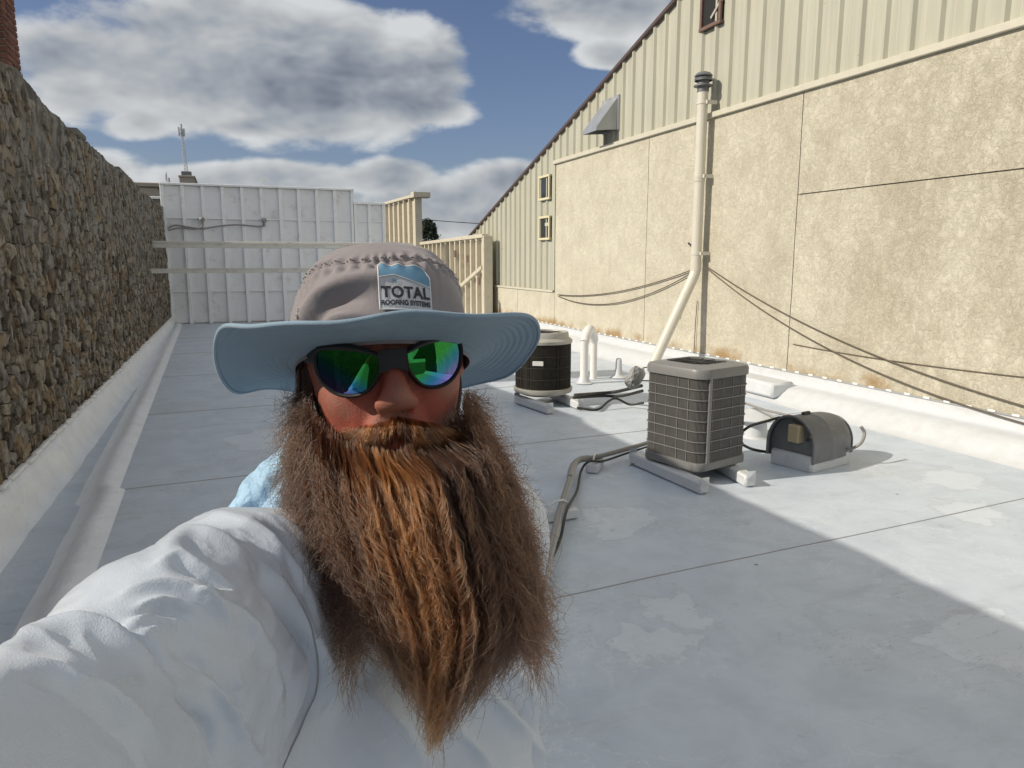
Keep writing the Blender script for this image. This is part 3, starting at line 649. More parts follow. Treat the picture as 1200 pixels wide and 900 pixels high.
parapet(-1.58, 3.50, 3.80, 10, 'tall white panelled parapet with vertical studs closing the far end of the roof')
parapet(3.56, 4.42, 3.42, 2, 'shorter white parapet section right of the tall panelled one')
obj('filler_strip', G().span((-1.62, YB-.02, 0), (-1.575, YB+.12, 3.7)), RIBP, kind='structure') if False else None
cd_ = thing('conduit_run', (-.5, YB-.1, 2.75), 'grey looping conduit with two weatherheads on the white panels', 'conduit')
obj('cable_run', G().tube(bez([(-1.5, YB-.08, 2.62), (-1.3, YB-.09, 2.70), (-1.0, YB-.09, 2.66), (-.65, YB-.08, 2.62), (-.15, YB-.08, 2.70), (.25, YB-.08, 2.74), (.6, YB-.08, 2.72), (.90, YB-.08, 2.70), (.99, YB-.09, 2.76)], 60), .022, 8).tube(bez([(-1.5, YB-.12, 2.56), (-1.2, YB-.12, 2.63), (-.85, YB-.12, 2.60), (-.65, YB-.12, 2.66), (-.62, YB-.12, 2.78)], 30), .02, 8), CABLEG, cd_, smooth=80)
for x in (-.62, 1.0): obj('weatherhead', G().lathe([(0, .10), (.05, .09), (.075, .05), (.07, .0), (.035, -.03), (.032, -.14)], (x, YB-.11, 2.84), 14), CABLEG, cd_, smooth=50)
RAILM = simple('tan_rail_paint', (0.64, 0.625, 0.58), 0.45, dirt=(0.30, 0.23, 0.16), dirtamt=0.5)
for (y, z, x1, lab) in ((18.62, 2.085, 4.40, 'upper of two long steel rails spanning the roof in front of the white panels'), (17.78, 1.525, 4.40, 'lower of two long steel rails spanning the roof in front of the white panels')):
    t = thing('steel_rail', (-1.6, y, z), lab, 'steel rail', 'rails in front of the far parapet')
    obj('channel', G().span((-1.72, y-.04, z-.045), (x1, y+.04, z+.045), .006).span((-1.72, y-.05, z+.047), (x1, y-.035, z+.06)), RAILM, t)
    if z > 2: obj('rail_sleeve', G().span((2.2, y-.06, z-.03), (2.55, y-.042, z+.03)), PVCW, t); obj('upper_channel', G().span((-1.70, y+.05, z+.065), (x1, y+.12, z+.11), .006), RAILM, t)
RAILM_ = None
def frame(x, y0, y1, zt0, zt1, n, label):
    t = thing('stud_frame', (x, y0, 0), label, 'stud frame')
    obj('sheathing', G().span((x+.11, y0, 0), (x+.13, y1, min(zt0, zt1)-.02)), TANF, t)
    e = np.linspace(y0+.06, y1-.06, n)
    for y in e:
        z = zt0+(zt1-zt0)*(y-y0)/(y1-y0); obj('stud', G().span((x-.015, y-.045, 0), (x+.105, y+.045, z-.05), .006), TANF, t)
    a = math.atan2(zt1-zt0, y1-y0); Rm = np.array([[1, 0, 0], [0, math.cos(a), -math.sin(a)], [0, math.sin(a), math.cos(a)]])
    obj('top_track', G().box((x+.05, (y0+y1)/2, (zt0+zt1)/2), (.19, y1-y0+.02, .10), Rm, .008), TANF, t)
    obj('end_post', G().span((x-.03, y0-.10, 0), (x+.22, y0-.005, zt0+.0), .01), TANF, t)
    return t, e
t, e = frame(6.17, 25.7, 31.0, 3.98, 4.07, 7, 'tall beige stud frame returning from the white parapet at the far end')
obj('girt', G().span((6.12, 25.7, 1.9), (6.154, 31.0, 2.0)), TANF, t); obj('cap_block', G().span((6.06, 25.42, 3.90), (6.66, 25.86, 4.09), .01), TANF, t)
t, e = frame(6.33, 18.75, 27.2, 2.40, 2.32, 17, 'long low beige stud frame standing right of the hat in front of the metal siding')
obj('brace', G().box((6.29, 20.3, 1.15), (.03, 3.1, .10), np.array([[1, 0, 0], [0, math.cos(.28), math.sin(.28)], [0, -math.sin(.28), math.cos(.28)]])), TANF, t)
for (y, z) in ((21.3, 1.95), (20.1, 1.8), (19.05, 1.2)): obj('junction_plate', G().box((6.30, y, z), (.03, .14, .20), None, .02), RUST, t)

# far buildings, mast, tree, wire
YF = 52
fb = thing('limestone_tower', (-2.9, YF, -4.5), 'small weathered limestone stair tower with a stepped top beyond the white parapet', 'tower')
x0, x1, xm = -3.75, -1.72, -2.62
obj('wall', G().span((x0, YF, -4.5), (xm-.003, YF+4, 6.33), .04).span((xm, YF-.05, -4.5), (x1, YF+4.05, 6.95), .04), LIME, fb)
obj('cornice', G().span((x0-.06, YF-.12, 6.05), (x1+.06, YF-.055, 6.2), .02), LIME, fb); obj('cornice', G().span((xm-.03, YF-.1, 6.90), (x1+.05, YF+4.1, 7.03), .02), LIME, fb)
obj('window', G().span((-2.75, YF-.06, 5.62), (-2.42, YF-.045, 5.98)), DARK, fb); obj('roof_hatch', G().span((-2.5, YF+.5, 7.03), (-1.9, YF+1.2, 7.35), .03), FANG, fb)
an = thing('radio_mast', (-2.2, YF+1, 7.35), 'thin lattice radio mast with antennas on the limestone tower', 'radio mast')
g = G(); 
for (dx, dy) in ((-.10, 0), (.10, 0), (0, .17)): g.tube([(-2.2+dx, YF+1+dy, 7.2), (-2.32+dx*.5, YF+1+dy*.5, 10.0)], .022, 6)
obj('mast', g, ALU, an); g = G()
for k in range(22):
    z = 7.4+k*.118; s = 1-.5*(z-7.2)/2.8; xo = -2.2-.12*(z-7.2)/2.8; sg = 1 if k % 2 else -1
    g.tube([(xo-.10*s*sg, YF+1, z), (xo+.10*s*sg, YF+1, z+.118)], .012, 5)
obj('lattice', g, ALU, an)
g = G()
for (dx, h) in ((-.16, .5), (.14, .42), (0, .7)): g.tube([(-2.32+dx, YF+1, 9.55), (-2.32+dx, YF+1, 9.6+h)], .055, 8)
obj('antenna_panel', g.tube([(-2.5, YF+1, 9.7), (-2.15, YF+1, 9.7)], .03, 6), HOODM, an)
a2 = thing('small_antenna', (-3.35, YF+.5, 6.33), 'small whip antenna on the lower step of the limestone tower', 'antenna')
obj('whip', G().tube([(-3.35, YF+.5, 6.3), (-3.35, YF+.5, 7.25)], .03, 6), HOODM, a2); obj('antenna_panel', G().tube([(-3.22, YF+.5, 6.5), (-3.22, YF+.5, 6.9)], .06, 6).tube([(-3.38, YF+.5, 6.75), (-3.38, YF+.5, 7.12)], .06, 6), HOODM, a2)
wb = thing('stone_block_building', (-4.6, 40, -4.5), 'dark grey stone building end just above the far end of the stone wall', 'building')
obj('wall', G().span((-6.6, 40, -4.5), (-3.0, 46, 5.22), .05), LIME, wb); obj('coping', G().span((-6.7, 39.9, 5.22), (-2.9, 46.1, 5.42), .03), LIME, wb)
lb = thing('masonry_pier', (-1.75, 24.5, 0), 'dark masonry pier with a white cap where the stone wall meets the parapet', 'pier')
obj('pier', G().span((-1.95, 23.4, -4.4), (-1.60, 25, 3.46), .03), MORTAR, lb); obj('white_cap', G().span((-1.97, 23.35, 3.46), (-1.58, 25, 3.53), .01), RIBP, lb)
sat = thing('parapet_fixture', (2.0, YB+.3, 3.8), 'tiny white dish on the top edge of the white parapet', 'dish')
obj('dish', G().lathe([(0, .0), (.06, .015), (.10, .05)], (1.05, YB+.05, 3.96), 14), PVCW, sat); obj('bracket', G().tube([(1.05, YB+.05, 3.80), (1.05, YB+.05, 3.97)], .012, 6), GALV, sat)
# far tree: only its top shows past the frame
tr = thing('tree', (15.3, 60, -4.5), 'dark tree top showing just right of the tall stud frame', 'tree')
obj('trunk', G().tube(bez([(15.3, 60, -4.5), (15.35, 60, -1), (15.25, 60.1, 2), (15.3, 60, 4.2)], 12), np.linspace(.28, .05, 13), 8).tube([(15.3, 60, 1.5), (16.3, 60.4, 3.3)], [.12, .03], 6).tube([(15.3, 60, .8), (14.4, 59.6, 2.8)], [.12, .03], 6), BROWN, tr, smooth=60)
LEAF = simple('dark_foliage', (0.035, 0.05, 0.03), 0.8, var=.4, scale=2)
g = G(); V = []; Fs = []
for k in range(2600):
    c = rng.normal(0, 1, 3); c /= np.linalg.norm(c); rr = rng.uniform(.3, 1)**.5; lob = [(0, 0, 3.2, 1.25), (.9, .3, 2.5, 1.0), (-.9, -.3, 2.2, 1.1), (.1, 0, 4.3, .75)][rng.integers(4)]
    p = np.array([15.3+lob[0], 60+lob[1], lob[2]])+c*rr*lob[3]; a = rng.normal(0, .13, (3, 3)); i = len(V); V += [p+a[0], p+a[1], p+a[2]]; Fs.append((i, i+1, i+2))
obj('crown', (np.array(V), Fs), LEAF, tr)
cable('power_line', sag((8, 60, 5.6), (40, 62, 5.1), .6), .03, CABLE, 'thin overhead power line crossing the sky gap left of the gable', 'power line')
# unseen block added beyond the wall gap to darken the left lens reflection
nb = thing('added_dark_block', (-16, -2, -4.5), None, None, None, 'structure')
obj('wall', G().span((-24, -16, -4.5), (-14, 5.0, 4.3)), MORTAR, nb); obj('coping', G().span((-24.1, -16.1, 4.303), (-13.9, 5.1, 4.5), .03), LIME, nb)
# ================================================================== ROOF EQUIPMENT
def gp(u, v, z=0.0):
    d = ray(u, v); return CAM+d*((z-CAM[2])/d[2])
def sleeper(a, b, w, h, label, grp):
    a, b = np.array(a, float), np.array(b, float); d = b-a; L = np.linalg.norm(d[:2]); an = math.atan2(d[1], d[0]); c = (a+b)/2
    t = thing('wrapped_sleeper', (c[0], c[1], 0), label, 'sleeper', grp); Rm = rotz(an)
    obj('wrap', G().box((c[0], c[1], h/2+.008), (L, w, h), Rm, .016), PATCHW, t, smooth=40)
    for s in (-1, 1):
        e = c+np.array([math.cos(an), math.sin(an), 0])*s*(L/2+.001)
        g = G(); yv = Rm[:, 1]; f = .014
        g.add([e+yv*(-w*.40)+[0, 0, .02], e+yv*(w*.40)+[0, 0, .02], e+[0, 0, h*.62]+Rm[:, 0]*s*f, e+yv*(w*.38)+[0, 0, h-.01], e-yv*(w*.38)+[0, 0, h-.01]], [(0, 1, 2), (1, 3, 2), (3, 4, 2), (4, 0, 2)])
        obj('folded_end', g, PATCHW, t)
def rsq(S, r, n=7):
    out = []
    for k, (sx, sy) in enumerate(((1, 1), (-1, 1), (-1, -1), (1, -1))):
        for i in range(n):
            a = math.pi/2*(k+i/(n-1)); out.append((sx*(S/2-r)+r*math.cos(a), sy*(S/2-r)+r*math.sin(a)))
    return np.array(out)
ang = R_(15); Rc = rotz(ang); S = .625; C0 = np.array([3.315, 4.635, 0])
cen = C0+Rc @ np.array([S/2, S/2, 0]); Z0, Z1 = .125, .95
ac = thing('square_condenser', (cen[0], cen[1], 0), 'square grey louvred air conditioning condenser on two white wrapped sleepers', 'air conditioner')
def ring(P2, z): return np.stack([cen[0]+Rc[0, 0]*P2[:, 0]+Rc[0, 1]*P2[:, 1], cen[1]+Rc[1, 0]*P2[:, 0]+Rc[1, 1]*P2[:, 1], np.full(len(P2), z)], 1)
def loft(rings, cap0=False, cap1=False):
    g = G(); n = len(rings[0]); g.grid(np.stack(rings), flip=True, wrap=True)
    if cap0: g.add(rings[0], [tuple(range(n))[::-1]])
    if cap1: g.add(rings[-1], [tuple(range(n))])
    return g
obj('base_pan', loft([ring(rsq(S-.03, .06), Z0-.005), ring(rsq(S, .10), Z0+.004), ring(rsq(S, .10), Z0+.06), ring(rsq(S-.02, .07), Z0+.064), ring(rsq(S-.06, .06), Z0+.064)], True), ACG, ac, smooth=40)
obj('coil', loft([ring(rsq(S-.05, .085), Z0+.06), ring(rsq(S-.05, .085), Z1-.09)]), COIL, ac, smooth=40)
pf = rsq(S-.028, .090, 9); seg = np.vstack([pf, pf[:1]]); sl = np.r_[0, np.cumsum(np.linalg.norm(np.diff(seg, axis=0), axis=1))]
g = G()
for s in np.arange(0, sl[-1], .0095):
    k = min(np.searchsorted(sl, s, 'right')-1, len(pf)-1); t = (s-sl[k])/(sl[k+1]-sl[k]+1e-9); p = seg[k]*(1-t)+seg[k+1]*t; d = seg[k+1]-seg[k]; d /= np.linalg.norm(d)+1e-9; nn = np.array([d[1], -d[0]])
    q = np.array([p-d*.0022-nn*.010, p-d*.0016+nn*.002, p+d*.0016+nn*.002, p+d*.0022-nn*.010]); g.grid(np.stack([ring(q, Z0+.066), ring(q, Z1-.092)]), flip=True)
obj('coil_fin', g, simple('fin_grey', (0.20, 0.19, 0.18), 0.5, .1, var=.25, scale=12), ac, kind='stuff')
po = rsq(S-.008, .098, 9); zs_ = np.linspace(Z0+.066, Z1-.095, 9)
for k in range(1, 8): obj('grille_bar', loft([ring(po*(1-.006), zs_[k]-.0042), ring(po, zs_[k]-.003), ring(po, zs_[k]+.003), ring(po*(1-.006), zs_[k]+.0042)]), ACG, ac)
for fx in (-.165, -.05, .07, .175):
    for Rr in range(4):
        a = Rr*math.pi/2; p = np.array([[math.cos(a)*(S/2-.008)-math.sin(a)*fx, math.sin(a)*(S/2-.008)+math.cos(a)*fx]]); c3 = ring(p, (Z0+Z1)/2-.015)[0]
        obj('grille_wire', G().box(c3, (.0035, .004, Z1-Z0-.165), rotz(ang+a)), ACG, ac)
for (x, y) in ((-S/2+.105, -S/2+.002),):
    c3 = ring(np.array([[x, y]]), (Z0+Z1)/2-.015)[0]; p = obj('corner_post', G().box(c3, (.036, .016, Z1-Z0-.15), Rc, .005), ACG, ac)
    for z in (Z0+.075, Z0+.35, Z1-.11): obj('screw', G().box(ring(np.array([[x, y-.010]]), z)[0], (.008, .005, .008), Rc, .002), ACT, p)
top = rsq(S+.012, .112, 9); circ = np.array([[math.cos(a), math.sin(a)] for a in np.arctan2(top[:, 1], top[:, 0])])
hc = .5+.5*np.cos(4*np.arctan2(top[:, 1], top[:, 0]))        # mid sides sit higher than the corners
def ringz(P2, z): r = ring(P2, 0); r[:, 2] = z; return r
obj('top_cap', loft([ringz(top*.985, Z1-.096+0*hc), ringz(top, Z1-.092+0*hc), ringz(top, Z1-.040+.016*hc), ringz(top*.975, Z1-.022+.016*hc), ringz(top*.35+circ*.18, Z1-.008+.005*hc), ringz(circ*.262, Z1+.0+0*hc), ringz(circ*.250, Z1+.004+0*hc), ringz(circ*.243, Z1-.002+0*hc), ringz(circ*.24, Z1-.10+0*hc)]), ACG, ac, smooth=35)
obj('fan_well', loft([ringz(circ*.241, Z1-.03+0*hc), ringz(circ*.241, Z1-.2+0*hc)], False, False).add(ring(circ*.241, Z1-.19), [tuple(range(len(circ)))]), DARK, ac)
g = G(); th = np.linspace(0, 2*math.pi, 40, endpoint=False)
for r in np.arange(.03, .245, .024): g.tube(ring(np.stack([np.cos(th)*r, np.sin(th)*r], 1), Z1-.016+.008*(1-(r/.245)**2)), .0022, 5, closed=True)
for k in range(6):
    a = k*math.pi/6; g.tube(ring(np.array([[math.cos(a)*r, math.sin(a)*r] for r in (-.245, 0, .245)]), Z1-.006), .003, 5)
obj('fan_guard', g, CABLE, ac); obj('fan_motor', G().lathe([(0, Z1-.02), (.055, Z1-.02), (.06, Z1-.03), (.06, Z1-.12)], (cen[0], cen[1], 0), 18), CABLE, ac, smooth=40)
for k in range(3):
    a = k*2*math.pi/3+.4; P = []
    for r in np.linspace(.05, .22, 6): P.append([(r*math.cos(a+o), r*math.sin(a+o), Z1-.08+o*.10) for o in np.linspace(-.35, .35, 5)])
    P = np.array(P); P[..., 0] += cen[0]; P[..., 1] += cen[1]; obj('fan_blade', G().grid(P), CABLE, ac, smooth=60)
foil = thing('foil_wrap', (3.12, 5.35, .7), 'crinkled silver foil wrap sticking out behind the left edge of the square condenser', 'foil')
P = []; c_ = gp(760, 446, .78)
for i in range(9):
    for j in range(12):
        a = j/12*2*math.pi; r = (.080*math.sin(math.pi*(i+.6)/9.2))*(1+.05*rng.normal()); P.append(c_+np.array([.14-.22*i/8, .30-.05*i/8, -.04*i/8])+np.array([0.3*r*math.cos(a), r*math.cos(a), r*1.25*math.sin(a)]))
obj('foil_sleeve', G().grid(np.array(P).reshape(9, 12, 3), wrap=True).add(P[-12:], [tuple(range(12))]).add(P[:12], [tuple(range(12))[::-1]]), simple('foil', (.36, .355, .34), .5, .35, bump=1.0, bscale=45, bd=.02), foil)
grpS = 'sleepers under the condensers'
sleeper(gp(742, 537, .05), gp(826, 573, .05), .10, .10, 'white wrapped sleeper under the left edge of the square condenser', grpS)
sleeper(gp(812, 528, .05), gp(880, 565, .05), .10, .10, 'white wrapped sleeper under the right edge of the square condenser', grpS)
sleeper(gp(606, 468, .05), gp(645, 481, .05), .10, .10, 'white wrapped sleeper under the front left of the round condenser', grpS)
sleeper(gp(648, 463, .05), gp(681, 476, .05), .10, .10, 'white wrapped sleeper under the front right of the round condenser', grpS)

# round condenser
c2 = np.array([3.56, 8.27, 0]); rr = .345
a2_ = thing('round_condenser', tuple(c2), 'round older air conditioning condenser with dark worn coil on white sleepers beside the hat brim', 'air conditioner')
obj('base_pan', G().lathe([(0, .12), (.25, .12), (rr+.01, .16), (rr+.02, .19), (rr+.02, .215), (rr-.03, .22)], c2, 40), ACT, a2_, smooth=40)
obj('coil', G().lathe([(rr-.02, .2), (rr-.02, .78)], c2, 48), COILD, a2_, smooth=60)
g = G()
for k in range(220):
    a = k/220*2*math.pi+random.uniform(-.004, .004); w = random.uniform(-.004, .004)
    if random.random() < .06: continue
    p = c2+np.array([math.cos(a)*(rr-.012+w), math.sin(a)*(rr-.012+w), .5]); g.box(p, (.014, .0035, .56), rotz(a))
obj('coil_fin', g, COILD, a2_, kind='stuff')
for z in (.34, .48, .62): obj('coil_band', G().lathe([(rr-.006, z-.004), (rr-.001, z), (rr-.006, z+.004)], c2, 40), COILD, a2_)
obj('top_cap', G().lathe([(rr-.02, .76), (rr+.012, .765), (rr+.015, .80), (rr-.002, .815), (rr-.03, .835), (rr-.035, .885), (rr-.045, .90), (rr-.075, .902), (rr-.085, .885), (rr-.09, .80)], c2, 44), ACT, a2_, smooth=35)
obj('fan_well', G().lathe([(rr-.088, .86), (rr-.09, .72), (0, .72)], c2, 30), DARK, a2_); g = G()
for r in np.arange(.03, rr-.08, .03): g.tube(np.stack([c2[0]+np.cos(th)*r, c2[1]+np.sin(th)*r, np.full(40, .885)], 1), .003, 5, closed=True)
obj('fan_guard', g, CABLE, a2_)
t_ = gp(617, 434, .55); aa = math.atan2(t_[1]-c2[1], t_[0]-c2[0]); aa = math.atan2(-.83, -.55)
obj('rating_tag', G().box(c2+np.array([math.cos(aa)*rr, math.sin(aa)*rr, .545]), (.012, .13, .055), rotz(aa), .004), PVCW, a2_)
# square slab shadowed flat curb beside it, plumbing stacks
gs = thing('gooseneck_vent', (4.75, 9.55, 0), 'white plastic gooseneck plumbing vent behind the round condenser', 'vent pipe')
a, b = np.array([4.70, 9.42, 0]), np.array([5.02, 9.75, 0])
obj('riser', G().tube([a, a+[0, 0, .62]], .058, 18).tube([b+[0, 0, .0], b+[0, 0, .60]], .052, 18), PVCW, gs, smooth=50)
m_ = (a+b)/2; obj('return_bend', G().tube([a+[0, 0, .60]]+[a*(1-s)+b*s+np.array([0, 0, .60+.17*math.sin(math.pi*s)]) for s in np.linspace(0.06, .94, 9)]+[b+[0, 0, .58]], .066, 18), PVCW, gs, smooth=50)
obj('base_flange', G().lathe([(.13, .01), (.09, .03), (.065, .10), (.06, .11)], a, 20), PATCHW, gs, smooth=40)
sb = thing('small_pipe_boot', (5.45, 9.75, 0), 'small white cone pipe boot on the sunny roof right of the gooseneck vent', 'pipe boot')
obj('boot', G().lathe([(.13, .01), (.07, .05), (.05, .16), (.048, .26), (.035, .30), (0, .30)], (5.42, 9.70, 0), 18), PATCHW, sb, smooth=40)
cv = gp(884, 512, 0)
rc = thing('cone_capped_vent', tuple(cv), 'white round roof vent with a flat cone cap left of the exhaust fan', 'roof vent')
obj('stack', G().lathe([(.14, .0), (.12, .02), (.115, .20)], cv, 24), PATCHW, rc, smooth=40); obj('cone_cap', G().lathe([(.0, .30), (.05, .29), (.225, .205), (.225, .195), (0, .2)], cv, 28), PATCHW, rc, smooth=30)

# exhaust fan with half barrel hood on a wrapped curb
A_ = np.array([4.33, 5.06, 0]); ax = np.array([.97, .22, 0]); ax /= np.linalg.norm(ax); fx = np.array([ax[1], -ax[0], 0]); wd = .45; Ln = .64
ef = thing('exhaust_fan', tuple(A_+fx*wd/2+ax*Ln/2), 'grey metal half barrel exhaust fan hood on a white curb right of the square condenser', 'exhaust fan')
prof = [(-wd/2, .085), (-wd/2, .20)]+[(-wd/2*math.cos(a), .20+.255*math.sin(a)) for a in np.linspace(.15, math.pi-.15, 15)]+[(wd/2, .20), (wd/2, .085)]
mid = A_+fx*wd/2
def arch(d, k=1.0, dz=0.0): return np.array([mid+ax*d+fx*p[0]*k+np.array([0, 0, (p[1]-.13)*k+.13+dz]) for p in prof])
obj('barrel_hood', G().grid(np.stack([arch(0, .97), arch(0), arch(.015, 1.0), arch(Ln*.40, 1.0), arch(Ln*.42, 1.012), arch(Ln*.44, 1.0), arch(Ln*.70, .965), arch(Ln*.86, .90), arch(Ln*.96, .80), arch(Ln*1.02, .68)]), flip=True), FANG, ef, smooth=25)
ebk = arch(Ln*1.02, .68); obj('end_plate', G().add(ebk, [tuple(range(len(ebk)))]), FANG, ef)
obj('hood_rim', G().tube(arch(.0, 1.005), .012, 6), FANG, ef); obj('hood_rim', G().tube(arch(Ln*.97, .80), .010, 6), FANG, ef)
inn = arch(.035, .96); obj('inner_plate', G().add(inn, [tuple(range(len(inn)))[::-1]]), FANG, ef)
jb = mid+ax*.0+fx*.05+np.array([0, 0, .32]); Rf = np.stack([fx, ax, [0, 0, 1]], 1)
obj('junction_box', G().box(jb, (.105, .09, .15), Rf, .008), JBOX, ef)
obj('curb', G().box(mid+ax*Ln*.45+np.array([0, 0, .065]), (wd-.03, Ln*.86, .15), Rf, .02), PATCHW, ef, smooth=40)
obj('lift_handle', G().box(mid+ax*Ln*.3+np.array([0, 0, .462]), (.03, .10, .03), Rf, .008), CABLE, ef)
def pts3(*a): return [gp(u, v, z) if z >= 0 else None for (u, v, z) in a]
cable('fan_cable', pts3((868, 520, .22), (884, 527, .10), (910, 530, .08), (936, 524, .14), (950, 512, .33)), .013, CABLE, 'black flexible conduit looping from the condenser into the exhaust fan box')
cable('fan_cable', pts3((868, 507, .34), (880, 499, .40), (900, 493, .40), (914, 489, .42)), .012, CABLE, 'short black cable rising from the condenser to the near side of the fan hood')
cable('fan_cable', pts3((946, 521, .18), (952, 528, .12), (968, 533, .10), (990, 529, .12), (1008, 520, .2), (1013, 508, .28), (1009, 500, .34)), .014, CABLEG, 'grey cable hanging round the lower edge of the exhaust fan hood')
cable('fan_cable', pts3((872, 472, .35), (895, 480, .33), (925, 487, .33)), .012, CABLEG, 'long straight grey pipe running from behind the condenser over to the fan')
cable('unit_cable', [gp(674, 463, .22), gp(700, 461, .14), gp(722, 459, .17), gp(752, 452, .32)], .02, CABLE, 'upper thick black cable between the round and the square condenser')
cable('unit_cable', [gp(672, 466, .16), gp(705, 464, .10), gp(728, 464, .12), gp(753, 458, .25)], .018, CABLE, 'lower thick black cable between the round and the square condenser')
cable('unit_cable', [gp(676, 478, .04), gp(700, 480, .02), gp(712, 471, .10), gp(722, 467, .13), gp(738, 474, .05), gp(754, 472, .1)], .014, CABLE, 'thin black cable lying in a wave on the roof left of the square condenser')

# refrigerant lines on support blocks
H_ = .105
def on(u, v, z=H_): return gp(u, v, z)
ls = thing('refrigerant_line', tuple(on(660, 590)*[1, 1, 0]), 'pair of grey refrigerant pipes bending across the shaded roof toward the beard', 'pipe')
path1 = [on(772, 515), on(735, 526), on(705, 534), on(686, 538), on(676, 540, H_), on(671, 548), on(666, 565), on(655, 600), on(645, 640), on(634, 680), on(622, 715), on(600, 790), on(585, 860), np.array([.47, 1.62, H_]), np.array([.22, 1.38, H_]), np.array([-.2, 1.30, .05]), np.array([-.72, 1.34, .02])]
P1 = bez(path1, 120); off = np.array([.032, .012, 0])
obj('insulated_pipe', G().tube(P1, .020, 10), CABLEG, ls, smooth=60); obj('copper_pipe', G().tube(bez(np.array(path1)+off, 120)+[0, 0, .004], .013, 8), simple('grey_tape', (.33, .32, .30), .5), ls, smooth=60)
obj('elbow', G().tube(bez([on(690, 537), on(679, 539), on(671, 547), on(668, 560)], 14), .027, 10), CABLEG, ls, smooth=60)
cable('control_wire', [on(770, 520, .07), on(735, 531, .06), on(708, 540, .08), on(690, 541, .12), on(681, 552, .06), on(676, 575, .05), on(664, 598, .13), on(657, 630, .06), on(646, 655, .05), on(634, 678, .08), on(630, 705, .03)], .010, CABLE, 'black control wire wandering alongside the grey refrigerant pipes', 'wire', n=80)
cable('control_wire', [on(636, 676, .06), on(638, 690, .03), on(632, 712, .02), on(622, 760, .02)], .007, CABLE, 'short loose wire tail near the tips of the beard', 'wire')
def block(u, v, an, lab):
    c = gp(u, v, .0); t = thing('support_block', tuple(c), lab, 'support block', 'blocks under the refrigerant pipes'); Rm = rotz(an)
    obj('block_body', G().box(c+[0, 0, .045], (.26, .11, .078), Rm, .014), PATCHW, t, smooth=40)
    obj('strap', G().tube([c+Rm @ np.array([x, 0, z]) for x, z in ((-.075, .083), (-.06, .115), (-.03, .135), (.03, .137), (.065, .115), (.08, .083))], .008, 6), PVCW, t, smooth=50)
block(655, 609, .04, 'white support block strapped under the grey pipes beside the beard'); block(697, 551, .9, 'white support block under the pipe bend nearest the square condenser'); block(612, 735, .1, 'white support block mostly hidden behind the beard tips')
for k, (u, v) in enumerate(((745, 546),)):
    c = gp(u, v, .0); t = thing('wire_scraps', tuple(c), 'small tangle of dark wire scraps beside the front sleeper end', 'scraps')
    for i in range(9): 
        d = rng.normal(0, .05, 3)*[1, 1, .3]; obj('scrap', G().tube([c+rng.normal(0, .02, 3)*[1, 1, .2]+[0, 0, .015], c+d*.6+[0, 0, .03], c+d+[0, 0, .014]], .004, 5), CABLE, t)
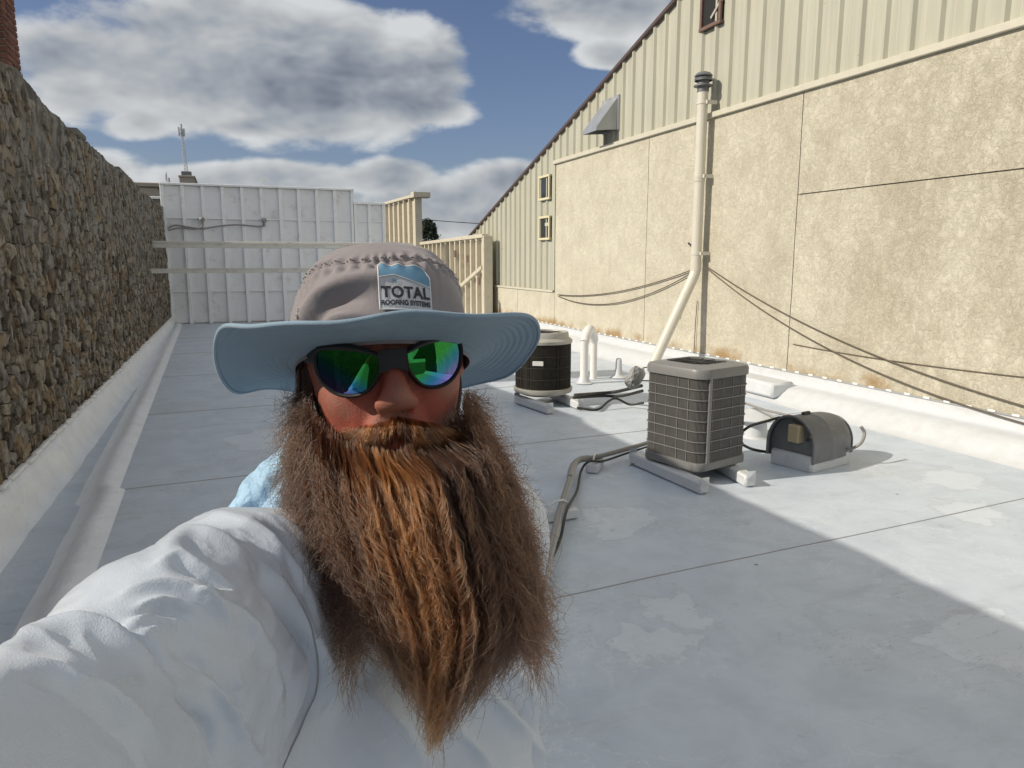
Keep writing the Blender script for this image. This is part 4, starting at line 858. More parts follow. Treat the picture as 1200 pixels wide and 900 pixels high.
# ================================================================== THE PERSON
class SDF:
    def __init__(s, xs, ys, zs):
        s.ax = [np.asarray(a, np.float32) for a in (xs, ys, zs)]; s.f = np.ones([len(a) for a in s.ax], np.float32)
    def sub(s, lo, hi, m):
        sl = []
        for a, l, h in zip(s.ax, lo, hi):
            i, j = np.searchsorted(a, [l-m, h+m]); sl.append(slice(i, j))
        g = np.meshgrid(*[a[q] for a, q in zip(s.ax, sl)], indexing='ij'); return tuple(sl), np.stack(g, -1)
    def comb(s, sl, d, k, op):
        f = s.f[sl]
        if f.size == 0: return
        if op == 'sub': d = -d; h = np.clip(0.5-0.5*(d-f)/k, 0, 1) if k else 0; s.f[sl] = np.maximum(f, d) if not k else f*(1-(1-h))+0*f if False else np.maximum(f, d)+k*np.maximum(0, 1-np.abs(f-d)/k)**2*.25
        else: s.f[sl] = np.minimum(f, d)-(k*np.maximum(0, 1-np.abs(f-d)/k)**2*.25 if k else 0)
    def ell(s, c, r, R=None, k=.02, op='add'):
        c = np.asarray(c, float); r = np.asarray(r, float); m = float(r.max())+k+.02
        sl, P = s.sub(c, c, m); q = P-c.astype(np.float32)
        if R is not None: q = q @ np.asarray(R, np.float32)
        k0 = np.linalg.norm(q/r.astype(np.float32), axis=-1); k1 = np.linalg.norm(q/(r*r).astype(np.float32), axis=-1)+1e-6
        s.comb(sl, k0*(k0-1)/k1, k, op)
    def cap(s, a, b, ra, rb=None, k=.02, op='add', flat=None):
        a = np.asarray(a, float); b = np.asarray(b, float); rb = ra if rb is None else rb
        sl, P = s.sub(np.minimum(a, b), np.maximum(a, b), max(ra, rb)+k+.02); q = P-a.astype(np.float32); d = (b-a).astype(np.float32)
        t = np.clip(q @ d/(d@d+1e-12), 0, 1); s.comb(sl, np.linalg.norm(q-t[..., None]*d, axis=-1)-(ra+(rb-ra)*t), k, op)
    def mesh(s):
        f = s.f; ins = f < 0; nx, ny, nz = f.shape
        c = ins[:-1, :-1, :-1].astype(np.int8).copy()
        off = [(i, j, k) for i in (0, 1) for j in (0, 1) for k in (0, 1)]
        for o in off[1:]: c += ins[o[0]:nx-1+o[0], o[1]:ny-1+o[1], o[2]:nz-1+o[2]]
        act = np.argwhere((c > 0) & (c < 8)); idx = -np.ones((nx-1, ny-1, nz-1), np.int32); idx[tuple(act.T)] = np.arange(len(act))
        acc = np.zeros((len(act), 3)); cnt = np.zeros(len(act)); X = [a.astype(float) for a in s.ax]
        for a in range(3):
            for o in off:
                if o[a]: continue
                p = act+np.array(o); q = p.copy(); q[:, a] += 1
                fp = f[tuple(p.T)]; fq = f[tuple(q.T)]; m = (fp < 0) != (fq < 0); t = np.where(m, fp/(fp-fq+1e-12), 0)
                P = np.stack([X[i][p[:, i]] for i in range(3)], 1); Q = np.stack([X[i][q[:, i]] for i in range(3)], 1)
                acc += np.where(m[:, None], P+(Q-P)*t[:, None], 0); cnt += m
        V = acc/np.maximum(cnt, 1)[:, None]; Fs = []
        for a in range(3):
            b, d = (a+1) % 3, (a+2) % 3
            s0 = [slice(None)]*3; s1 = [slice(None)]*3; s0[a] = slice(0, -1); s1[a] = slice(1, None)
            e = np.argwhere(ins[tuple(s0)] != ins[tuple(s1)]); sh = np.array(f.shape)
            e = e[(e[:, b] > 0) & (e[:, d] > 0) & (e[:, b] < sh[b]-1) & (e[:, d] < sh[d]-1)]
            def ci(db, dd): q = e.copy(); q[:, b] += db; q[:, d] += dd; return idx[tuple(q.T)]
            Q = np.stack([ci(-1, -1), ci(0, -1), ci(0, 0), ci(-1, 0)], 1); fl = ins[tuple(e.T)]
            Q[~fl] = Q[~fl][:, ::-1]; Fs.append(Q)
        return V, np.concatenate(Fs)
def relax(V, Fs, it=2, lam=.5):
    n = len(V); a = Fs.ravel(); b = np.roll(Fs, -1, 1).ravel()
    for _ in range(it):
        A = np.zeros_like(V); c = np.zeros(n)
        for i in range(3): A[:, i] = np.bincount(a, V[b, i], n)+np.bincount(b, V[a, i], n)
        c = np.bincount(a, minlength=n)+np.bincount(b, minlength=n); V = V+lam*(A/np.maximum(c, 1)[:, None]-V)
    return V
def subdiv(V, Fs):
    n = len(V); a = Fs; b = np.roll(Fs, -1, 1); e = np.stack([np.minimum(a, b).ravel(), np.maximum(a, b).ravel()], 1)
    key = e[:, 0].astype(np.int64)*n+e[:, 1]; uq, first, inv = np.unique(key, return_index=True, return_inverse=True); ue = e[first]
    E_ = V[ue].mean(1); C_ = V[Fs].mean(1); m = len(E_); ei = n+inv.reshape(Fs.shape); ci = n+m+np.arange(len(Fs))
    Q = [np.stack([Fs[:, k], ei[:, k], ci, ei[:, (k-1) % 4]], 1) for k in range(4)]
    return np.vstack([V, E_, C_]), np.concatenate(Q)
def normals(V, Fs):
    n = np.cross(V[Fs[:, 2]]-V[Fs[:, 0]], V[Fs[:, 3]]-V[Fs[:, 1]]); N = np.zeros_like(V)
    for k in range(4):
        for i in range(3): N[:, i] += np.bincount(Fs[:, k], n[:, i], len(V))
    return N/(np.linalg.norm(N, axis=1)[:, None]+1e-12)
def axis_(lo, hi, bands, coarse, fine):
    out = [lo]
    while out[-1] < hi:
        x = out[-1]; st = coarse
        for (a, b) in bands:
            if a-coarse*.5 <= x <= b: st = fine
        out.append(x+st)
    return np.array(out)
def topix(V):
    d = V-CAM; z = d@FW; return 600+F*(d@RT)/z, 450-F*(d@UP)/z, z

# head frame ------------------------------------------------------
EYE = at(459, 425, .700)
def frame_from(yaw, pitch, roll):
    e3 = CAM-EYE; e3[2] = 0; e3 /= np.linalg.norm(e3); zz_ = np.array([0, 0, 1.0]); e1 = np.cross(zz_, e3)
    f = e3*math.cos(yaw)+e1*math.sin(yaw); r = e1*math.cos(yaw)-e3*math.sin(yaw)
    f2 = f*math.cos(pitch)+zz_*math.sin(pitch); u = zz_*math.cos(pitch)-f*math.sin(pitch)
    r2 = r*math.cos(roll)+u*math.sin(roll); u2 = u*math.cos(roll)-r*math.sin(roll); return np.stack([r2, u2, f2], 1)
RH = frame_from(R_(6), R_(3), R_(3.5))
HC = EYE-RH @ np.array([0, 0, .092])
def hp(x, y, z): return HC+RH @ np.array([x, y, z], float)

# skeleton (right, down, forward metres from the lens turned into the place)
DN = np.array([0, 0, -1.0])
N_ = cc(-.150, .160, .845); RS = cc(-.262, .214, .700); LS = cc(-.040, .195, .985)
sv = LS-RS; sv[2] = 0; sv /= np.linalg.norm(sv); nv = np.cross(np.array([0, 0, 1.0]), sv); nv = nv if nv @ (CAM-N_) > 0 else -nv
TR_ = np.stack([sv, nv, np.array([0, 0, 1.0])], 1)
RE = cc(-.266, .209, .395); PMID = cc(-.264, .205, .545); RW = cc(-.225, .120, .090); RHD = cc(-.200, .075, .010)
LE = LS+DN*.285+sv*.055-nv*.02; LW = LE+DN*.25+nv*.07+sv*.0
def torso(S, g=0.0, k=.05):
    S.ell(N_+DN*.235+nv*.010, (.178+g, .118+g, .27+g), TR_, k); S.ell(N_+DN*.43+nv*.035, (.170+g, .150+g, .20+g), TR_, k)
    S.ell(N_+DN*.16+nv*.055-sv*.075, (.085+g, .06+g, .085+g), TR_, k); S.ell(N_+DN*.16+nv*.055+sv*.075, (.085+g, .06+g, .085+g), TR_, k)
    S.cap(N_+DN*.015, RS+DN*.0, .058+g, .066+g, k); S.cap(N_+DN*.015, LS+DN*.0, .058+g, .062+g, k)
def rarm(S, g=0.0, k=.04, end=1.0):
    S.ell(RS+DN*.01, (.074+g,)*3, None, k); S.cap(RS, RE, .064+g, .052+g, k); S.cap(RE, RE+(RW-RE)*end, .050+g, .033+g, .02)
def larm(S, g=0.0, k=.04, end=1.0):
    S.ell(LS+DN*.02, (.066+g,)*3, None, k); S.cap(LS, LE, .058+g, .046+g, k); S.cap(LE, LE+(LW-LE)*end, .045+g, .030+g, .02)
HIP = N_+DN*.66
def legs(S, g=0.0):
    S.ell(HIP, (.168+g, .125+g, .13+g), TR_, .05)
    for s in (-1, 1):
        h = HIP+sv*s*.088+DN*.06; kn = np.array([*(h+sv*s*.015+nv*.02)[:2], .46]); an = np.array([*(h+sv*s*.03-nv*.01)[:2], .10])
        S.cap(h, kn, .088+g, .060+g, .04); S.cap(kn, an, .060+g, .044+g, .03)
allp = np.array([N_, RS, LS, RE, RW, RHD, LE, LW, HIP]); lo = allp.min(0)-.2; hi = allp.max(0)+.2
hb = [(HC[i]-.115, HC[i]+.125) for i in range(3)]
hb[2] = (HC[2]-.13, HC[2]+.06)
rb_ = [(min(RHD[i], RW[i])-.06, max(RHD[i], RW[i])+.10) for i in range(3)]; LHD = LW+DN*.09; lb_ = [(min(LHD[i], LW[i])-.05, max(LHD[i], LW[i])+.05) for i in range(3)]
S = SDF(*[axis_(lo[i] if i < 2 else -.02, hi[i] if i < 2 else HC[2]+.15, [hb[i], rb_[i], lb_[i]] if i != 2 else [hb[2], lb_[2], (RHD[2]-.07, RHD[2]+.09)], .014, .0042) for i in range(3)])
print('body grid', S.f.shape)
torso(S, -.006); rarm(S, -.004); larm(S, -.004); legs(S, -.006)
for s in (-1, 1):
    h = HIP+sv*s*.118+DN*.06; an = np.array([*(h-nv*.01)[:2], .07]); S.cap(an, an+nv*.16-np.array([0, 0, .035]), .038, .03, .03)
S.cap(N_+DN*.03, hp(0, -.07, -.025), .066, .060, .04)
# head
def he(c, r, k=.02, op='add', rot=None): S.ell(hp(*c), r, RH if rot is None else RH @ rot, k, op)
he((0, .022, -.012), (.080, .086, .097)); he((.0025, -.03, .008), (.0755, .088, .083), .03); he((0, -.088, .022), (.060, .042, .060), .03); he((0, -.108, .070), (.026, .020, .018), .025)
S.cap(hp(-.036, .020, .079), hp(.036, .020, .079), .0135, None, .02)
for s in (-1, 1):
    he((s*.033, -.002, .098), (.019, .012, .018), .014, 'sub'); he((s*.032, -.001, .074), (.0125,)*3, .004)
    he((s*.040, -.034, .060), (.018, .016, .016), .03); he((s*.078, -.008, -.010), (.009, .031, .018), .008, 'add', rotz(0))
    he((s*.087, -.004, -.016), (.006, .028, .017), .006); he((s*.0905, -.004, -.010), (.004, .017, .009), .004, 'sub')
    he((s*.0142, -.0375, .100), (.0092, .0082, .011), .009); he((s*.008, -.0455, .104), (.0042, .0035, .006), .003, 'sub')
S.cap(hp(0, .006, .086), hp(0, -.029, .110), .0080, .0122, .014); he((0, -.032, .1105), (.0102, .0088, .0095), .010)
S.cap(hp(-.022, -.062, .083), hp(.022, -.062, .083), .014, None, .015)
S.cap(hp(-.019, -.0665, .0925), hp(.019, -.0665, .0925), .006, None, .008); S.cap(hp(-.017, -.079, .0935), hp(.017, -.079, .0935), .0085, None, .008); S.cap(hp(-.024, -.0725, .100), hp(.024, -.0725, .102), .0018, None, .004, 'sub')
for s in (-1, 1): S.cap(hp(s*.0195, -.027, .0965), hp(s*.0235, -.042, .093), .0018, .0018, .005, 'sub')
for s in (-1, 1): S.cap(hp(s*.021, -.030, .098), hp(s*.034, -.062, .086), .003, .003, .010, 'sub')
S.cap(hp(-.006, .012, .0945), hp(-.007, .034, .0965), .0016, .0016, .006, 'sub'); S.cap(hp(.007, .014, .0945), hp(.009, .032, .096), .0014, .0014, .006, 'sub')
# hands: right one closed near the phone edge, left one hanging relaxed
def hand(wr, fdir, pdir, side, curl):
    fdir = fdir/np.linalg.norm(fdir); pdir = pdir-fdir*(pdir@fdir); pdir /= np.linalg.norm(pdir); sd_ = np.cross(fdir, pdir)*side
    S.cap(wr, wr+fdir*.035, .028, .026, .02); Rm = np.stack([sd_, pdir, fdir], 1); S.ell(wr+fdir*.058, (.042, .017, .05), Rm, .015)
    for i, (o, L) in enumerate(((-.031, .074), (-.010, .084), (.011, .078), (.030, .060))):
        p = wr+fdir*(.098-abs(i-1.2)*.004)+sd_*o; a = 0; q = p
        for j, fr in enumerate((.44, .31, .25)):
            a += curl*(1, 1.2, .8)[j]; d = fdir*math.cos(a)+pdir*math.sin(a); e = q+d*L*fr; S.cap(q, e, .0088-.0009*j, .0084-.0009*j, .006 if j == 0 else .003); q = e
    p = wr+fdir*.030-sd_*.036; q = p
    for j, (d, L) in enumerate(((-sd_*.72+fdir*.6+pdir*.25, .040), (-sd_*.30+fdir*.8+pdir*.5, .030), (-sd_*.05+fdir*.8+pdir*.6, .026))):
        d = d/np.linalg.norm(d); e = q+d*L; S.cap(q, e, .012-.0012*j, .011-.0012*j, .008); q = e
hand(RW, RHD-RW+np.array([0, 0, .02]), RT*1.0-FW*.3, -1, .55); hand(LW, DN+nv*.1, -sv, 1, .28)
V, Fs = S.mesh(); V = relax(V, Fs, 1, .4)
def f_skin(t, b, p):
    n = noise(t, p, 45, 5, 0.6); pr = noise(t, p, 620, 4, 0.7); bl = noise(t, p, 16, 4, .6)
    c = mixc(t, n, (0.27, 0.112, 0.079), (0.37, 0.158, 0.112)); c = mixc(t, mth(t, 'MULTIPLY', sstep(t, bl, .40, .58), .85), c, (0.40, 0.085, 0.056))
    fr = sstep(t, nd(t, 'ShaderNodeTexVoronoi', {'Vector': p, 'Scale': 190}).outputs['Distance'], .34, .20)
    c = mixc(t, mth(t, 'MULTIPLY', mth(t, 'MULTIPLY', fr, sstep(t, noise(t, p, 60, 2), .5, .6)), .4), c, (.25, .10, .06))
    q_ = vmt(t, 'SUBTRACT', p, tuple(hp(0, -.073, .095))); ex = mth(t, 'DIVIDE', vmt(t, 'DOT_PRODUCT', q_, tuple(RH[:, 0]), 1), .026); ey = mth(t, 'DIVIDE', vmt(t, 'DOT_PRODUCT', q_, tuple(RH[:, 1]), 1), .0125); ez = mth(t, 'DIVIDE', vmt(t, 'DOT_PRODUCT', q_, tuple(RH[:, 2]), 1), .03)
    rr2 = mth(t, 'ADD', mth(t, 'ADD', mth(t, 'MULTIPLY', ex, ex), mth(t, 'MULTIPLY', ey, ey)), mth(t, 'MULTIPLY', ez, ez)); c = mixc(t, mth(t, 'MULTIPLY', sstep(t, rr2, 1.0, .6), .8), c, (.40, .11, .09))
    setb(t, b, c, mth(t, 'ADD', .38, mth(t, 'MULTIPLY', n, .2)), 0, .5, mth(t, 'ADD', mth(t, 'MULTIPLY', pr, .5), mth(t, 'MULTIPLY', n, .5)), .9, .0026)
    b.inputs['Subsurface Weight'].default_value = .15; b.inputs['Subsurface Radius'].default_value = (.9, .28, .14); b.inputs['Subsurface Scale'].default_value = .008
SKIN = mat('ruddy_skin', f_skin)
feet = np.array([*HIP[:2], 0.0])
per = thing('person', feet, 'bearded person in mirrored sunglasses and pale grey shirt reaching one arm toward the lens', 'person')
obj('body', (V, Fs), SKIN, per, smooth=179)
print('body', len(V))

# ---------------- shirt
gs_ = .0052
lo2 = np.minimum.reduce([N_, RS, LS, RE, RW, LE, LW, HIP])-.16; hi2 = np.maximum.reduce([N_, RS, LS, RE, RW, LE, LW])+.15
vb = (1.15, hi2[2])
S = SDF(axis_(lo2[0], hi2[0], [(lo2[0], hi2[0])], .01, gs_), axis_(lo2[1], hi2[1], [(lo2[1], hi2[1])], .01, gs_), axis_(HIP[2]-.10, hi2[2], [vb], .014, gs_))
print('shirt grid', S.f.shape)
torso(S, .007, .06); S.ell(RS+DN*.01, (.086,)*3, None, .05); S.cap(RS, PMID, .080, .079, .035); S.cap(PMID, RE, .060, .057, .014); S.cap(RE, RE+(RW-RE)*.93, .063, .044, .012); S.cap(RS+DN*.10+sv*.02, RE+DN*.055, .068, .050, .06); S.cap(RS+DN*.20+sv*.05, RS+(RE-RS)*.5+DN*.12, .055, .040, .06); larm(S, .010, .05, .95); S.ell(N_+DN*.58, (.185, .155, .16), TR_, .05)
S.cap(N_+DN*-.005, N_+DN*-.03, .075, .070, .03)
S.cap(hp(0, -.10, -.02)+DN*.035, hp(0, -.05, -.03), .064, .064, 0, 'sub')
V, Fs = S.mesh(); V = relax(V, Fs, 2, .5); V, Fs = subdiv(V, Fs); V = relax(V, Fs, 1, .5); Nn = normals(V, Fs)
uu, vv, zz_ = topix(V); face_ = (Nn*(CAM-V)).sum(1)
FOLDS = [  # (points in the photograph, height mm, width px)
    ([(187, 650), (208, 639), (230, 633), (263, 642), (290, 663)], 4.0, 9), ([(242, 608), (273, 612), (307, 630), (332, 660), (356, 695), (372, 740)], 3.2, 13),
    ([(293, 667), (312, 690), (333, 717), (355, 748), (370, 772), (373, 802), (353, 853), (330, 890)], -5.0, 7), ([(310, 668), (336, 704), (362, 742), (386, 786), (388, 830)], 3.0, 10),
    ([(180, 664), (197, 658), (213, 657), (235, 668), (256, 680), (280, 700)], 3.2, 7), ([(205, 664), (232, 673), (256, 684), (274, 694)], -3.0, 5),
    ([(133, 704), (160, 693), (187, 687), (213, 690), (247, 706), (275, 735)], 3.2, 8), ([(227, 697), (250, 698), (275, 697)], 2.0, 3.5),
    ([(157, 718), (178, 710), (200, 707), (230, 716)], 2.6, 5), ([(143, 733), (173, 727), (200, 730)], 2.2, 5), ([(163, 741), (186, 738), (207, 738)], 2.0, 4), ([(150, 725), (185, 718), (215, 722)], -2.0, 5),
    ([(7, 768), (35, 754), (60, 745), (90, 739), (117, 740), (150, 755), (187, 782)], 5.0, 9), ([(105, 735), (125, 731), (147, 738), (178, 760), (205, 790)], -5.0, 8),
    ([(5, 768), (67, 787), (93, 803), (110, 808), (135, 826), (160, 847), (187, 884)], 4.0, 8), ([(20, 795), (70, 806), (105, 828), (140, 860), (160, 895)], -3.0, 10), ([(127, 803), (145, 798), (165, 797)], 2.2, 4),
    ([(205, 812), (225, 828), (243, 850), (248, 897)], -4.0, 6), ([(235, 785), (253, 807), (267, 833), (285, 868), (300, 896)], 4.0, 8), ([(233, 700), (262, 710), (287, 727), (310, 767), (320, 827), (312, 880)], 2.6, 8),
    ([(200, 760), (230, 780), (253, 800), (277, 833), (288, 870)], -2.4, 7), ([(280, 700), (305, 730), (328, 775), (338, 820), (330, 870)], -2.2, 6), ([(325, 655), (345, 690), (360, 720), (368, 755)], -1.6, 4),
    ([(300, 606), (322, 612), (345, 624), (362, 640)], 2.4, 6), ([(300, 620), (325, 634), (350, 660), (380, 705), (398, 750)], -2.0, 6),
    ([(560, 800), (575, 815), (590, 830), (622, 870), (640, 892)], 3.4, 8), ([(590, 775), (612, 800), (636, 835)], 3.0, 8), ([(575, 795), (605, 828), (632, 862)], -2.4, 6), ([(520, 840), (550, 870), (575, 899)], 2.6, 8), ([(420, 800), (470, 850), (500, 899)], 2.0, 14)]
disp = np.zeros(len(V))
for pts_, A, w in FOLDS:
    Q = bez(np.column_stack([pts_, np.zeros(len(pts_))]), 40)[:, :2]; m = (face_ > 0) & (uu > Q[:, 0].min()-4*w) & (uu < Q[:, 0].max()+4*w) & (vv > Q[:, 1].min()-4*w) & (vv < Q[:, 1].max()+4*w)
    ii = np.nonzero(m)[0]; d2 = np.full(len(ii), 1e9); tt_ = np.zeros(len(ii))
    for k in range(len(Q)-1):
        a, b = Q[k], Q[k+1]; ab = b-a; t = np.clip(((uu[ii]-a[0])*ab[0]+(vv[ii]-a[1])*ab[1])/(ab@ab+1e-9), 0, 1)
        dd = (uu[ii]-a[0]-t*ab[0])**2+(vv[ii]-a[1]-t*ab[1])**2; u_ = dd < d2; d2 = np.where(u_, dd, d2); tt_ = np.where(u_, (k+t)/(len(Q)-1), tt_)
    w = w*.72; disp[ii] += A*.0029*np.exp(-(np.sqrt(d2)/(1.25*w))**1.45)*np.sqrt(np.clip(np.sin(np.pi*np.clip(tt_, .02, .98)), 0, 1))*np.clip(zz_[ii]/.6, .5, 1.1)
axr = (RE-RS)/np.linalg.norm(RE-RS); tcoord = (V-RS)@axr; low = vn(V*np.array([1, 1, 1]), 9, 55, 2)
rad_ = V-RS-tcoord[:, None]*axr; rl_ = np.linalg.norm(rad_, axis=1); ee1 = np.cross(axr, [0, 0, 1.0]); ee1 /= np.linalg.norm(ee1); an_ = np.arctan2(rad_[:, 2], rad_@ee1)
wq = tcoord+.030*np.sin(an_*1.5+1)+.018*vn(V, 9, 71, 2); am_ = np.clip((tcoord+.06)/.06, 0, 1)*np.clip((.36-tcoord)/.05, 0, 1)*np.clip((.16-rl_)/.04, 0, 1)
rg = 1-np.abs(vn(np.stack([wq*16, np.cos(an_)*.9, np.sin(an_)*.9], 1), 1.6, 81, 2))*2.2; disp += .0027*am_*np.clip(rg, 0, 1)**2*np.clip(.5+vn(V, 11, 85, 2)*1.6, 0, 1)
rg2 = 1-np.abs(vn(np.stack([wq*40, np.cos(an_)*1.6, np.sin(an_)*1.6], 1), 1.5, 83, 2))*2.2; disp += .0014*am_*np.clip(rg2, 0, 1)**2*np.clip(.3+vn(V, 13, 87, 2)*2, 0, 1)
disp += .0013*vn(np.stack([V@sv*5, V@nv*5, V[:, 2]*7+low*1.2], 1), 3.0, 61, 3)+.0010*np.abs(vn(V, 26, 66, 2))
V = V+Nn*disp[:, None]
def f_shirt(t, b, p):
    n = noise(t, p, 14, 5, .6); kn = noise(t, p, 900, 2, .5); cr = noise(t, p, 38, 6, .6, .6)
    c = mixc(t, n, (0.50, 0.555, 0.63), (0.56, 0.61, 0.68)); setb(t, b, c, .36, 0, .6, mth(t, 'ADD', mth(t, 'MULTIPLY', kn, .28), mth(t, 'MULTIPLY', cr, .9)), .45, .0032)
    b.inputs['Sheen Weight'].default_value = .25; b.inputs['Sheen Roughness'].default_value = .35
SHIRT = mat('grey_performance_fabric', f_shirt)
sh_ = obj('shirt', (V, Fs), SHIRT, per, smooth=179)
sp_ = []
for (u_, v_) in bez(np.array([(330, 672, 0), (352, 705, 0), (368, 745, 0), (374, 790, 0), (366, 825, 0), (350, 860, 0), (332, 900, 0)]), 40)[:, :2]:
    uu2, vv2, zz2 = topix(V); d2 = (uu2-u_)**2+(vv2-v_)**2; c_i = np.argsort(d2)[:6]; sp_.append(V[c_i[np.argmin(zz2[c_i])]])
sp_ = np.array(sp_)+(CAM-np.array(sp_))*.0012; sp_[1:-1] = (sp_[:-2]+2*sp_[1:-1]+sp_[2:])/4; sp_[1:-1] = (sp_[:-2]+2*sp_[1:-1]+sp_[2:])/4
obj('seam', G().tube(sp_, .0007, 6), simple('seam_thread', (.30, .32, .35), .7), sh_)
# trousers and shoes
S = SDF(*[axis_(lo[0] if i == 0 else lo[1] if i == 1 else .02, hi[0] if i == 0 else hi[1] if i == 1 else HIP[2]+.1, [], .013, .01) for i in range(3)]); legs(S, .012); V, Fs = S.mesh()
obj('trousers', (relax(V, Fs, 1), Fs), simple('dark_trousers', (.06, .065, .075), .8, bump=.4, bscale=400), per, smooth=179)
for s in (-1, 1):
    h = HIP+sv*s*.118+DN*.06; an = np.array([*(h-nv*.01)[:2], .07]); S = SDF(*[axis_(an[i]-.25, an[i]+.25, [], .009, .01) for i in range(3)])
    S.cap(an-nv*.02-np.array([0, 0, .02]), an+nv*.17-np.array([0, 0, .03]), .052, .042, .03); S.cap(an, an+np.array([0, 0, .08]), .055, .056, .03); V, Fs = S.mesh(); V[:, 2] = np.maximum(V[:, 2], .008)
    obj('shoe', (relax(V, Fs, 1), Fs), simple('shoe_leather', (.10, .065, .04), .6), per, smooth=179)

# ---------------- neck cloth
def f_gaiter(t, b, p):
    wv = nd(t, 'ShaderNodeTexWave', {'Vector': p, 'Scale': 26, 'Distortion': 9, 'Detail': 3, 'Detail Scale': 1.6}, wave_type='BANDS').outputs[1]
    c = mixc(t, mth(t, 'MULTIPLY', sstep(t, wv, .72, .92), .55), (0.34, 0.54, 0.74), (0.14, 0.30, 0.50)); n = noise(t, p, 30, 4); c = mixc(t, mth(t, 'MULTIPLY', n, .5), c, (.52, .68, .82))
    setb(t, b, c, .75, 0, .3, noise(t, p, 42, 6, .6, 1.2), .8, .010)
GAIT = mat('sky_blue_cloth', f_gaiter)
S = SDF(*[axis_(N_[i]-.2, N_[i]+.2, [], .0045, .0045) for i in range(3)])
pA, pB, pC, pD = at(356, 566, .80), at(324, 583, .80), at(287, 600, .79), at(257, 613, .785)
S.cap(at(375, 552, .80), pA, .050, .038, .03); S.cap(pA, pB, .036, .025, .03); S.cap(pB, pC, .023, .015, .02); S.cap(pC, pD, .014, .007, .02); S.cap(pB, cc(-.15, .13, .92), .030, .05, .03); S.cap(cc(-.15, .125, .90), cc(-.06, .135, .88), .05, .05, .04); S.cap(hp(0, -.10, -.035), N_+DN*.0, .072, .078, .04)
V, Fs = S.mesh(); V = relax(V, Fs, 2); Nn = normals(V, Fs)
dd_ = at(352, 530, .80)-at(262, 604, .785); dd_ /= np.linalg.norm(dd_); ac_ = V@np.cross(dd_, FW)
rid = np.sin(ac_*230+2.2*vn(V, 14, 8, 2))*.0034+.0055*vn(V, 20, 9, 3)+.0045*np.abs(vn(V, 34, 19, 2)); V = V+Nn*rid[:, None]
obj('neck_cloth', (V, Fs), GAIT, per, smooth=179)

# ---------------- hair and beard
S = SDF(*[axis_(HC[i]-.15, HC[i]+.15, [], .0055, .005) for i in range(3)])
S.ell(hp(0, .020, -.018), (.0815, .088, .097), RH, .01); S.ell(hp(0, -.05, -.05), (.066, .05, .05), RH, .03); S.ell(hp(0, -.01, .075), (.1, .16, .10), RH, .01, 'sub'); V, Fs = S.mesh(); Nn = normals(V, Fs); V = V+Nn*(.002*vn(V, 120, 3, 2))[:, None]
obj('hair', (V, Fs), simple('dark_brown_hair', (.045, .024, .014), .6, bump=.8, bscale=300), per, smooth=179)

EV = np.array([440, 470, 500, 540, 580, 620, 660, 700, 740, 780, 810, 840, 875.])
EL_ = np.array([350, 347, 346, 344, 349, 358, 371, 389, 409, 428, 446, 460, 478.]); ER = np.array([552, 559, 570, 591, 603, 612, 621, 627, 626, 607, 584, 562, 538.])
EZ = np.array([.71, .695, .665, .643, .628, .617, .610, .605, .602, .605, .61, .618, .625])
def env(v): return np.interp(v, EV, EL_), np.interp(v, EV, ER), np.interp(v, EV, EZ)
def depth(v, s, lay):
    zf = np.interp(v, EV, EZ); side = 1-np.sqrt(np.clip(1-s*s*.985, 0, 1)); spread = np.interp(v, [440, 520, 600, 760, 870], [.10, .11, .115, .085, .05])
    return zf+spread*side+lay
# solid dark core so that the sky never shows through the middle of the beard
rows = []
for v in np.linspace(545, 725, 26):
    L, Rr, z = env(v); L, Rr = L+22+(v-512)*.05, Rr-26-(v-512)*.06; cu, hw = (L+Rr)/2, (Rr-L)/2; k = np.clip((735-v)/70, .1, 1)**.5*np.clip((v-520)/60, .4, 1); row = []
    for a in np.linspace(0, 2*math.pi, 36, endpoint=False):
        s = math.cos(a)*.98; u = cu+hw*s*k; zz0 = depth(v, s, .022) if math.sin(a) < 0 else np.interp(v, [500, 560, 620, 870], [.76, .74, .715, .70]); row.append(at(u, v, (z+.08)*(1-k)+zz0*k))
    rows.append(row)
g = G().grid(np.array(rows), wrap=True); g.add(np.array(rows[0]), [tuple(range(36))]).add(np.array(rows[-1]), [tuple(range(36))[::-1]])
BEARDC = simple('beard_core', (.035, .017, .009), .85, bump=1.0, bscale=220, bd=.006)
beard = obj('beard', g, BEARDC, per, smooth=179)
S = SDF(*[axis_(HC[i]-.16, HC[i]+.14, [], .005, .005) for i in range(3)])
S.ell(hp(.0025, -.03, .006), (.0785, .092, .084), RH, .01); S.ell(hp(0, -.088, .022), (.064, .046, .064), RH, .02); S.ell(hp(0, -.112, .070), (.030, .022, .021), RH, .02)
S.ell(hp(0, .012, .10), (.062, .098, .12), RH, .004, 'sub'); S.ell(hp(0, .10, .0), (.2, .098, .2), RH, .004, 'sub'); V, Fs = S.mesh(); Nn = normals(V, Fs); V = V+Nn*(.002*vn(V, 150, 3, 2))[:, None]
obj('beard_base', (V, Fs), BEARDC, beard, smooth=179)
